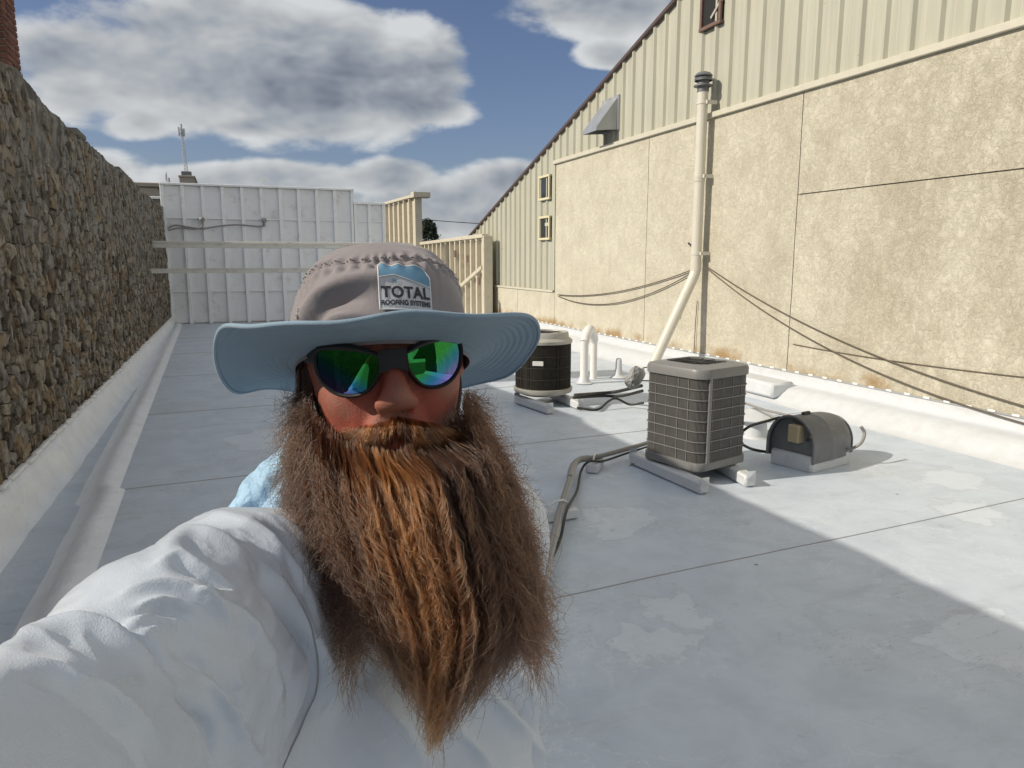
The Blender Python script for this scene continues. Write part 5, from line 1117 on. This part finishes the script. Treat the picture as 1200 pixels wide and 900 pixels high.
def strands(name, n, fn, parent, m, r0, npt=16):
    global TONE
    TONE = rng.random(n)*.13; P, Rd = fn(n, npt); hc = bpy.data.hair_curves.new(name); hc.add_curves([npt]*n)
    off = rootloc(parent); hc.attributes['position'].data.foreach_set('vector', (P-off).astype(np.float32).ravel())
    if 'radius' not in hc.attributes: hc.attributes.new('radius', 'FLOAT', 'POINT')
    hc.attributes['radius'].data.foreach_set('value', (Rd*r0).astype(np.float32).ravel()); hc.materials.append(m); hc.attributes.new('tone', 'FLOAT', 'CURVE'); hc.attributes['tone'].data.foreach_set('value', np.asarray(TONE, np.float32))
    o = bpy.data.objects.new(name, hc); COL.objects.link(o); o.parent = parent; o['kind'] = 'stuff'; return o
def sm(x): x = np.clip(x, 0, 1); return x*x*(3-2*x)
def toW(u, v, z): 
    a = (u-600)/F; b = (v-450)/F
    return CAM+(FW[None]+RT[None]*a.reshape(-1, 1)-UP[None]*b.reshape(-1, 1))*z.reshape(-1, 1)
NCL = 230; cl_s = rng.uniform(-1, 1, NCL); cl_ph = rng.uniform(0, 6.28, (NCL, 3)); cl_f = rng.uniform(1.3, 2.9, NCL); cl_len = rng.uniform(-1, 1, NCL); cl_am = rng.uniform(.6, 2.3, NCL); cl_z = rng.normal(0, 1, NCL); cl_tone = np.clip(rng.beta(1.2, 1.8, NCL)-.12*cl_z, 0, 1)
cs_ = np.argsort(cl_s); cl_s = cl_s[cs_]
def beard_fn(n, npt):
    global TONE
    s = np.where(rng.random(n) < .6, rng.uniform(-1, 1, n), np.clip(rng.normal(-.05, .48, n), -1, 1)); s = np.clip(s+rng.normal(0, .03, n), -1, 1)
    vtop = np.where(s < 0, np.interp(np.abs(s), [0, .22, .35, .55, .75, .90, 1], [526, 524, 522, 516, 497, 462, 432]), np.interp(np.abs(s), [0, .22, .35, .55, .75, .90, 1], [526, 524, 522, 514, 497, 474, 462])); vtop = vtop+rng.normal(0, 4.0, n)*(1-.7*np.exp(-(s/.22)**2))+3*np.sin(s*23)*(1-np.exp(-(s/.25)**2))+3.5*np.exp(-((s-.12)/.16)**2); vr = vtop+rng.random(n)**1.25*(575-vtop)
    zr = .683+.072*s**2+.012*np.clip((vr-540)/40, 0, 1); ur = 452+s*(np.where(s > 0, 92, 97)+4*np.clip((500-vr)/60, 0, 1))*np.where(vr > 540, .93, 1)
    ci = np.clip(np.searchsorted(cl_s, s), 0, NCL-1); cs = cl_s[ci]
    bot = 858-95*np.abs(s-.08)**1.8+30*np.interp(s*7, np.arange(-8, 9), rng.uniform(-1, 1, 17))+cl_len[ci]*30
    vt = bot-np.where(rng.random(n) < .62, rng.random(n)**1.2*170, rng.random(n)*300); vt = vt+np.where(rng.random(n) < .05, rng.random(n)*38, 0); vt = np.maximum(vt, vr+35+30*rng.random(n)); lay = rng.random(n)**1.8*.030+.0065*cl_z[ci]
    t = np.linspace(0, 1, npt)[None]; v = vr[:, None]+(vt-vr)[:, None]*(t**1.05)
    q = sm(t/.8)*(.55+.45*rng.random(n))[:, None]*.85; sc = s[:, None]*(1-q)+cs[:, None]*q
    L, Rr, zf = env(v); ue = (L+Rr)/2+(Rr-L)/2*sc; ze = depth(v, np.clip(sc, -1, 1), lay[:, None])
    L0, R0, _ = env(vr); blend = sm(t*(vt-vr)[:, None]/48+.05)
    u = ur[:, None]*(1-blend)+ue*blend; z = zr[:, None]*(1-blend)+ze*blend
    ln = (v-vr[:, None])/100
    am = (1.2+2.9*sm(ln/1.4))*cl_am[ci][:, None]; ph = cl_ph[ci]; f = cl_f[ci][:, None]
    u = u+am*np.sin(6.28*(f*ln*.55)+ph[:, :1])+am*.5*np.sin(6.28*f*ln*1.13+ph[:, 1:2]); z = z+.0011*am*np.sin(6.28*f*ln*.6+ph[:, 2:3])
    fz = rng.gamma(1.3, .85, n)[:, None]; p2 = rng.uniform(0, 6.28, (n, 3)); f2 = rng.uniform(1.4, 4.2, n)[:, None]
    edge = (.7+2.6*np.abs(s)**3)[:, None]*(1+1.3*t**2)
    u = u+fz*edge*1.05*sm(ln*2)*np.sin(6.28*f2*ln+p2[:, :1]); v = v+fz*edge*1.2*sm(ln*2)*np.cos(6.28*f2*ln*.9+p2[:, 1:2]); z = z+fz*.0013*np.sin(6.28*f2*ln+p2[:, 2:3])
    fly = (rng.random(n) < .05)[:, None]; u = u+fly*sm(ln/2)*rng.normal(0, 16, n)[:, None]+fly*sm(ln)*np.sign(s)[:, None]*6
    TONE = np.clip((cl_tone[ci]*.50+rng.beta(.7, 1.6, n)*.95-.10-.25*np.clip(lay/.03, 0, 1))*(.16+1.05*np.exp(-((s+.12)/.40)**2)), 0, 1)  # random strand tone with shading painted in: brighter centre left, darker sides
    P = toW(u, v, z).reshape(n, npt, 3); Rd = np.repeat((1-.55*t**2), n, 0); return P, Rd
HAIR = bpy.data.materials.new('auburn_beard_hair'); HAIR.use_nodes = True; t = HAIR.node_tree; t.nodes.clear()
hb_ = nd(t, 'ShaderNodeBsdfHairPrincipled'); hb_.parametrization = 'COLOR'
hr = nd(t, 'ShaderNodeHairInfo').outputs['Random']
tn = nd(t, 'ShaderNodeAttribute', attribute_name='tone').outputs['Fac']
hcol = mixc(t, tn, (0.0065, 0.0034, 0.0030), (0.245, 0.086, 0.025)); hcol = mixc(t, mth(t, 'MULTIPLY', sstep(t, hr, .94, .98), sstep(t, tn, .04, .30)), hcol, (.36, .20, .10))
t.links.new(hcol, hb_.inputs['Color']); hb_.inputs['Roughness'].default_value = .32; hb_.inputs['Radial Roughness'].default_value = .45; hb_.inputs['Random Roughness'].default_value = .2; hb_.inputs['Coat'].default_value = 0
nd(t, 'ShaderNodeOutputMaterial', {0: hb_.outputs[0]})
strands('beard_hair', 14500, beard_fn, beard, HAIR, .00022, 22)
def frizz_fn(n, npt):
    sg = np.sign(rng.uniform(-1, 1, n)); s = sg*rng.uniform(.86, 1.04, n); v0 = rng.uniform(455, 760, n); L0, R0, z0 = env(v0)
    u0 = (L0+R0)/2+(R0-L0)/2*s*.95; t = np.linspace(0, 1, npt)[None]; ln = rng.uniform(14, 78, n)[:, None]; a = rng.uniform(-.2, 1.0, n)[:, None]
    bend = rng.normal(0, 1.2, n)[:, None]; th_ = a+bend*t
    du = np.cumsum(np.cos(th_), 1)/npt*ln*.62; dv = np.cumsum(np.sin(th_)+.35, 1)/npt*ln
    p2 = rng.uniform(0, 6.28, (n, 2)); f2 = rng.uniform(1.2, 3.2, n)[:, None]
    u = u0[:, None]+sg[:, None]*(du+2.2*t*np.sin(6.28*f2*t+p2[:, :1])); v = v0[:, None]+dv+2.2*t*np.cos(6.28*f2*t+p2[:, 1:2])
    z = depth(v, np.clip(s, -1, 1)[:, None], .0)+rng.normal(0, .012, n)[:, None]+np.abs(rng.normal(0, .02, n))[:, None]*t
    return toW(u, v, z).reshape(n, npt, 3), np.repeat((1-.5*t**2), n, 0)
strands('flyaway_hair', 5600, frizz_fn, beard, HAIR, .00017, 14)
LIPU, LIPV, LIPZ = [float(q[0]) for q in topix(np.array([hp(0, -.0725, .0955)]))]
print('lip at', LIPU, LIPV, LIPZ)
MC = 46; mc_s = np.linspace(-1, 1, MC)+rng.normal(0, .015, MC); mc_ph = rng.uniform(0, 6.28, (MC, 2)); mc_len = rng.uniform(.75, 1.25, MC); mc_tone = rng.beta(1.3, 1.6, MC)
def stache_fn(n, npt):
    global TONE
    ci = rng.integers(0, MC, n); s = np.clip(mc_s[ci]+rng.normal(0, .022, n), -1.05, 1.05); side = np.sign(s+.04); k = np.abs(s)
    ur = LIPU-2+s*46; vr = LIPV-27+9*k**1.5+rng.random(n)*13; t = np.linspace(0, 1, npt)[None]
    ln = ((25+36*k**1.1)*mc_len[ci]*(.6+.55*rng.random(n)))[:, None]
    ang_ = (1.45-.95*k+rng.normal(0, .12, n))[:, None]           # hairs fan out from straight down to sideways
    bend = (.35+.9*k)[:, None]; th_ = ang_-.25*np.sin(np.pi*t)+bend*t**1.5*.8
    st = np.gradient(t*ln, axis=1); du = np.cumsum(np.cos(th_)*st, 1)*side[:, None]; dv = np.cumsum(np.sin(th_)*st, 1)
    ph = mc_ph[ci]; u = ur[:, None]+du+1.6*sm(t*1.3)*np.sin(5.5*t*ln/30+ph[:, :1])+.8*t*np.sin(11*t+rng.uniform(0, 6, n)[:, None]); v = vr[:, None]+dv+1.3*sm(t)*np.cos(6*t*ln/30+ph[:, 1:2])
    lift = (.002+.006*rng.random(n)+.003*(ci % 3))[:, None]; x = (u-LIPU)/95
    z = LIPZ-.006+.060*x*x+.012*np.clip((LIPV-12-v)/25, 0, 1)-lift*np.sin(np.pi*np.clip(t*.75+.1, 0, 1))-.006*sm(k/.5)[:, None]*t
    TONE = np.clip(mc_tone[ci]*.7+rng.random(n)*.4-.1, 0, 1)
    return toW(u, v, z).reshape(n, npt, 3), np.repeat((1-.5*t**2), n, 0)
strands('moustache_hair', 4600, stache_fn, beard, HAIR, .00019, 12)
def burn_fn(n, npt):
    sg = np.where(rng.random(n) < 2, -1, 1); vr = rng.uniform(408, 475, n); k = rng.random(n)
    ur = np.where(sg < 0, 351+k*17, 553-k*6); t = np.linspace(0, 1, npt)[None]; ln = rng.uniform(14, 34, n)[:, None]
    u = ur[:, None]+sg[:, None]*t*3.5+2.4*t*np.sin(9*t+rng.uniform(0, 6, n)[:, None]); v = vr[:, None]+t*ln; z = (.772-.022*k)[:, None]-.006*np.sin(np.pi*t*.9)
    z = z-np.where(sg < 0, 0, .012)[:, None]
    return toW(u, v, z).reshape(n, npt, 3), np.repeat((1-.5*t**2), n, 0)
HAIRD = HAIR.copy(); HAIRD.name = 'shaded_sideburn_hair'  # darker copy of the beard hair: brim shade put into the sideburn colour
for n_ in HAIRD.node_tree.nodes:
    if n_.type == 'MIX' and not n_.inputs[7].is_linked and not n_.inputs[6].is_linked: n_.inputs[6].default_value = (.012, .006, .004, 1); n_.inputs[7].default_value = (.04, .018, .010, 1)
strands('sideburn_hair', 1500, burn_fn, beard, HAIRD, .00019, 10)

# ================================================================== HAT
hF, hB, hL, hR = at(452, 371, .612), at(449, 464, .955), at(249, 428, .80), at(635, 392, .79)
HAT = (hF+hB)/2; hz_ = hF-hB; ra = np.linalg.norm(hz_)/2; hz_ /= np.linalg.norm(hz_); hx_ = hR-hL; hx_ -= hz_*(hx_@hz_); rbx = np.linalg.norm(hx_)/2-.009; hx_ /= np.linalg.norm(hx_); hy_ = np.cross(hz_, hx_)
RHT = np.stack([hx_, hy_, hz_], 1)
print('hat radii', ra, rbx, 'up', hy_)
hat = thing('sun_hat', tuple(HAT), 'wide brimmed mauve grey bucket hat with light blue brim underside and company patch', 'hat')
def htp(x, y, z): return HAT+RHT @ np.array([x, y, z], float)
CXr, CZr = .091, .104                                    # crown half width and half depth at the brim
def brim(th, q, dy=0.0, wav=0.0):
    """th: angle from the front, q: 0 at the crown, 1 at the rim"""
    a, b = CXr+(rbx-CXr)*q, CZr+(ra-CZr)*q; sx, sz = math.sin(th), math.cos(th)
    dr = 0.010*math.sin(q*math.pi)*1.0                      # arched section
    sd2 = sx*sx; y = dr*sd2+q*q*(.010*sd2+.012*math.exp(-((th+1.05)/.32)**2)+.015*math.exp(-((th-1.05)/.42)**2)-.020*math.exp(-((th+1.85)/.30)**2)-.006*math.exp(-((th-2.2)/.4)**2)+.0020*math.sin(5*th+.4)+.0007*math.sin(11*th+1)+.0012*math.sin(9*th))
    return htp(a*sx, y+dy+wav, b*sz)
nt_, nr_ = 180, 66
top_, bot_ = [], []
for i in range(nt_):
    th = -math.pi+2*math.pi*i/nt_; a_, b_ = [], []
    for j in range(nr_):
        q = j/(nr_-1); st = -.0009*abs(math.cos(q*math.pi*11+.5*math.sin(th*2.3)))**6*(.55+.45*math.sin(th*3.1+q*5))
        a_.append(brim(th, q, .0011-st*.5)); b_.append(brim(th, q, -.0011+st*-1.0))
    top_.append(a_); bot_.append(b_)
top_, bot_ = np.array(top_), np.array(bot_)
def f_blue(t, b, p):
    n = noise(t, p, 24, 5, .6); wv = noise(t, p, 500, 3, .6); c = mixc(t, n, (.20, .29, .375), (.26, .355, .435)); c = mixc(t, mth(t, 'MULTIPLY', sstep(t, noise(t, p, 11, 6, .65), .45, .7), .45), c, (.15, .205, .26)); setb(t, b, c, .78, 0, .25, mth(t, 'ADD', mth(t, 'MULTIPLY', wv, .3), n), .35, .003); b.inputs['Sheen Weight'].default_value = .15
BLUE = mat('light_blue_brim_cloth', f_blue)
def f_mauve(t, b, p):
    n = noise(t, p, 16, 6, .6); rip = nd(t, 'ShaderNodeTexChecker', {'Vector': p, 'Scale': 380}).outputs[1]; cr = noise(t, p, 46, 6, .62, .8)
    c = mixc(t, n, (.205, .182, .19), (.27, .24, .247)); setb(t, b, c, .72, 0, .3, mth(t, 'ADD', mth(t, 'MULTIPLY', rip, .06), mth(t, 'MULTIPLY', cr, .8)), .4, .004); b.inputs['Sheen Weight'].default_value = .2
MAUVE = mat('mauve_grey_ripstop', f_mauve)
obj('brim_underside', G().grid(bot_.transpose(1, 0, 2), flip=True, wrap=True), BLUE, hat, smooth=179)
obj('brim_top', G().grid(top_.transpose(1, 0, 2), wrap=True), BLUE, hat, smooth=179)
obj('brim_binding', G().tube(np.array([brim(-math.pi+2*math.pi*i/160, 1.0) for i in range(160)]), .0023, 8, closed=True), BLUE, hat, smooth=179)
# crown
CP = [(1.0, -.004), (1.012, .012), (1.02, .03), (1.02, .045), (1.01, .058), (.985, .070), (.93, .082), (.90, .0865), (.80, .098), (.65, .112), (.45, .121), (.22, .126), (.0, .1275)]
cpr = np.array(CP); cps = np.r_[0, np.cumsum(np.hypot(np.diff(cpr[:, 0])*.09, np.diff(cpr[:, 1])))]; CPL = cps[-1]
def crown(th, s, off=0.0):
    """th: angle from the front, s: metres along the profile from the brim"""
    k, y = np.interp(s, cps, cpr[:, 0]), np.interp(s, cps, cpr[:, 1]); k2, y2 = np.interp(s+.003, cps, cpr[:, 0]), np.interp(s+.003, cps, cpr[:, 1]); nn = np.array([y2-y, -(k2-k)*.09]); nn /= np.linalg.norm(nn)+1e-9
    w = crumple(th, s)+off; return htp((CXr*k+nn[0]*w)*math.sin(th), y+nn[1]*w+.002*math.sin(2*th)*min(1, s/.05), (CZr*k+nn[0]*w)*math.cos(th))
SSEAM = float(np.interp(.0825, cpr[:9, 1], cps[:9]))
def crumple(th, s):
    r = .0011*math.sin(th*46+2*math.sin(th*7))*math.exp(-((s-SSEAM-.006)/.006)**2)+.0012*math.sin(th*38+1)*math.exp(-((s-SSEAM+.007)/.006)**2)-.0018*math.exp(-((s-SSEAM)/.0018)**2)
    l = (th+.55); r += .0075*math.exp(-((s-.058-.015*l)/.010)**2)*math.exp(-(l/.45)**2)-.0065*math.exp(-((s-.040-.018*l)/.008)**2)*math.exp(-((th+.75)/.38)**2)
    r += .0045*math.exp(-((s-.030+.028*(th+.3))/.008)**2)*math.exp(-((th+.35)/.5)**2)+.0035*math.exp(-((s-.020+.02*th)/.007)**2)*math.exp(-((th+.7)/.4)**2)
    r *= 2.1; r += .003*math.exp(-((s-.018-.006*math.sin(th*4))/.004)**2)*math.sin(th*9+2)
    r += .003*math.sin(th*3+1)*math.sin(s*40)+.0022*math.sin(th*5+s*60)*math.sin(s*22)
    r -= .0012*(math.exp(-((th-.62)/.012)**2)+math.exp(-((th+1.0)/.012)**2))
    return r
nt2, ns2 = 260, 70; CG = np.array([[crown(-math.pi+2*math.pi*i/nt2, CPL*j/(ns2-1)) for i in range(nt2)] for j in range(ns2)])
obj('crown', G().grid(CG, flip=False, wrap=True), MAUVE, hat, smooth=179)
g = G()
for k in range(70):
    th = -1.6+k*3.2/70; g.tube([crown(th, SSEAM+.004, .0008), crown(th+.02, SSEAM+.004, .0009)], .0006, 5)
obj('stitching', g, simple('thread', (.33, .30, .31), .6), hat)
for (th, s) in ((-1.02, .052), (-1.05, .046)): obj('eyelet', G().tube([crown(th+.022*math.cos(a), s+.002*math.sin(a), .0006) for a in np.linspace(0, 6.28, 12, endpoint=False)], .0007, 6, closed=True), simple('thread_grey', (.33, .30, .31), .6), hat)
# patch with its lettering, wrapped on the crown
TH0, S0, PWd, PHt = .235, .031, .0525, .0500
def pp(x, y, off): return crown(TH0+(x-PWd/2)/(.098), S0+y, off)
def wrap2(poly_pts, off, g, faces): g.add([pp(x, y, off) for x, y in poly_pts], faces)
def pgrid(x0, x1, yf0, yf1, off, n=22, m=14):
    return np.array([[pp(x0+(x1-x0)*i/n, yf0(x0+(x1-x0)*i/n)+(yf1(x0+(x1-x0)*i/n)-yf0(x0+(x1-x0)*i/n))*j/m, off) for i in range(n+1)] for j in range(m+1)])
roofl = lambda x: .0345-abs(x-.0145)*(.26 if x < .0145 else .30)
topl = lambda x: PHt-.0015-.10*x if x < PWd*.86 else PHt-.0015-.10*PWd*.86-(x-PWd*.86)*1.5
f_p = lambda c, sc: (lambda t, b, p: setb(t, b, mixc(t, noise(t, p, 900, 2), tuple(np.array(c)*.8), tuple(np.array(c)*1.1)), .6, 0, .4, noise(t, p, 900, 3), .6, .001))
SILV = mat('silver_patch_cloth', f_p((.50, .51, .54), 1)); PBLUE = mat('patch_blue', f_p((.13, .28, .42), 1)); PDARK = mat('patch_thread_dark', f_p((.025, .027, .038), 1)); PWHT = mat('patch_thread_white', f_p((.72, .74, .76), 1))
patch = obj('patch', G().grid(pgrid(0, PWd, lambda x: 0, topl, .0022)), SILV, hat, smooth=60)
obj('blue_field', G().grid(pgrid(.0012, PWd-.0012, lambda x: roofl(x)+.001, lambda x: topl(x)-.001, .0026, 22, 6)), PBLUE, patch, smooth=60)
g = G().tube([pp(x, roofl(x), .0029) for x in np.linspace(.001, .0145, 6)], .00055, 6).tube([pp(x, roofl(x), .0029) for x in np.linspace(.0145, PWd-.001, 12)], .00055, 6)
edge = [(x, 0) for x in np.linspace(0, PWd, 12)]+[(PWd, y) for y in np.linspace(0, topl(PWd), 8)][1:]+[(x, topl(x)) for x in np.linspace(PWd, 0, 16)][1:]+[(0, y) for y in np.linspace(topl(0), 0, 10)][1:-1]
g.tube([pp(x, y, .0025) for x, y in edge], .0006, 6, closed=True); obj('patch_border', g, PWHT, patch, smooth=60)
g = G()
for dx in (-.0021, .0003):
    for dy in (-.0021, .0003): wrap2([(.0152+dx, .0283+dy), (.0152+dx+.0018, .0283+dy), (.0152+dx+.0018, .0283+dy+.0018), (.0152+dx, .0283+dy+.0018)], .0030, g, [(0, 1, 2, 3)])
obj('house_window_mark', g, PBLUE, patch)
def letters(text, x0, y0, w, h, bold, gap=1.0):
    cu = bpy.data.curves.new('t', 'FONT'); cu.body = text; cu.size = 1; cu.offset = bold; cu.space_character = gap; ob = bpy.data.objects.new('t', cu); COL.objects.link(ob)
    bpy.context.view_layer.update(); me = bpy.data.meshes.new_from_object(ob.evaluated_get(bpy.context.evaluated_depsgraph_get()))
    v = np.array([q.co[:2] for q in me.vertices]); fs = [tuple(q.vertices) for q in me.polygons]; bpy.data.objects.remove(ob, do_unlink=True); bpy.data.meshes.remove(me); bpy.data.curves.remove(cu)
    v = (v-v.min(0))/(v.max(0)-v.min(0))*[w, h]+[x0, y0]; return [pp(x, y, .0030) for x, y in v], fs
V, Fs = letters('TOTAL', .0018, .0110, PWd-.0034, .0118, .035, 1.05); obj('lettering_total', (V, Fs), PDARK, patch)
V, Fs = letters('ROOFING SYSTEMS', .0018, .0038, PWd-.0034, .0052, .04, 1.0); obj('lettering_roofing_systems', (V, Fs), PDARK, patch)

# ================================================================== SUNGLASSES
gl = thing('sunglasses', tuple(hp(0, 0, .105)), 'wraparound matte black sunglasses with green and violet mirrored lenses', 'sunglasses')
RC = .105
def gw(s, y, off=0.0):
    a = s/RC; r = RC+off-y*y/.30; return hp(r*math.sin(a), y-.002+.0, .108-RC+r*math.cos(a)-abs(y)*0.0-(0.006 if False else 0))
def outl(sc, n=44):
    """lens outline of the right-hand lens, arc length s and height y"""
    K = np.array([(.0125, .0100), (.029, .0158), (.050, .0190), (.0675, .0195), (.0745, .0165), (.0755, .006), (.0705, -.0095), (.058, -.0205), (.042, -.0240), (.0265, -.0200), (.0160, -.0065)]); c = np.array([.040, -.002])
    Q = bez(np.vstack([np.column_stack([K, np.zeros(len(K))]), [[*K[0], 0]]]), n*2)[:, :2]; L_ = np.r_[0, np.cumsum(np.linalg.norm(np.diff(Q, axis=0), axis=1))]; t = np.linspace(0, L_[-1], n, endpoint=False)
    P = np.stack([np.interp(t, L_, Q[:, 0]), np.interp(t, L_, Q[:, 1])], 1); d = P-c; return c+d*(1+sc/np.linalg.norm(d, axis=1)[:, None])
FRM = simple('matte_black_plastic', (.011, .011, .012), .6, bump=.05)
def f_lens(t, b, p):
    lo_ = nd(t, 'ShaderNodeTexCoord').outputs['Object']; x = nd(t, 'ShaderNodeSeparateXYZ', {0: vmt(t, 'SUBTRACT', p, tuple(hp(0, 0, 0)))})
    px_ = vmt(t, 'DOT_PRODUCT', vmt(t, 'SUBTRACT', p, tuple(hp(0, 0, 0))), tuple(RH[:, 0]), 1); py_ = vmt(t, 'DOT_PRODUCT', vmt(t, 'SUBTRACT', p, tuple(hp(0, 0, 0))), tuple(RH[:, 1]), 1)
    ax_ = mth(t, 'ABSOLUTE', px_); k = mth(t, 'ADD', mth(t, 'MULTIPLY', ax_, 11.0), mth(t, 'MULTIPLY', py_, -14.0))
    c = mixc(t, sstep(t, k, .42, .74), (.035, .27, .06), (.03, .18, .36)); c = mixc(t, sstep(t, k, .66, .95), c, (.20, .14, .50)); setb(t, b, c, .03, 1.0)
LENS = mat('mirrored_lens', f_lens)
fr = obj('frame', G(), FRM, gl)
g = G()
for sg in (-1, 1):
    I, O = outl(-.0005), outl(.0030); n = len(I)
    O[:, 1] += .0032*np.exp(-((O[:, 0]-.05)/.035)**2)*(O[:, 1] > 0.006)
    def lp(P, off): return np.array([gw(sg*s, y, off) for s, y in P])
    R4 = [lp(I, -.0025), lp(I, .0012), lp((I*.5+O*.5), .0028), lp(O, .0012), lp(O, -.0028)]
    g.grid(np.stack(R4+[R4[0]]), wrap=True, flip=sg > 0)
    c = np.array([.040, -.002]); rings = [lp(c+(outl(0)-c)*k, 0.0) for k in np.linspace(1, .02, 12)]
    lg = G().grid(np.stack(rings), wrap=True, flip=sg > 0); lg.add(rings[-1], [tuple(range(n)) if sg < 0 else tuple(range(n))[::-1]]); obj('lens', lg, LENS, gl, smooth=179)
    ts = [(.0695, .010), (.076, .0105), (.0795, .0105)]
    A = [gw(sg*.074, .013, .001), gw(sg*.0795, .013, -.003), hp(sg*.0785, .011, .045), hp(sg*.082, .009, .01), hp(sg*.086, .006, -.02), hp(sg*.085, -.012, -.045)]; A = bez(A, 24); hh = np.linspace(.0085, .0045, len(A)); tg = G(); rr_ = []
    for i, p in enumerate(A):
        ux = RH[:, 0]*sg; rr_.append([p+RH[:, 1]*hh[i]*math.cos(a)+ux*.0022*math.sin(a) for a in np.linspace(0, 6.283, 10, endpoint=False)])
    obj('temple_arm', tg.grid(np.array(rr_), wrap=True, flip=sg > 0), FRM, gl, smooth=60)
B_ = [[gw(s, y, o) for (y, o) in ((.0165-abs(s)*.08, -.003), (.0165-abs(s)*.08, .0018), (.008, .0032), (-.0015-abs(s)*.35, .0018), (-.0015-abs(s)*.35, -.003))] for s in np.linspace(-.0135, .0135, 11)]
g.grid(np.array(B_), wrap=True)
V, Fs = g.data(); bpy.data.objects.remove(fr, do_unlink=True); obj('frame', g, FRM, gl, smooth=50)
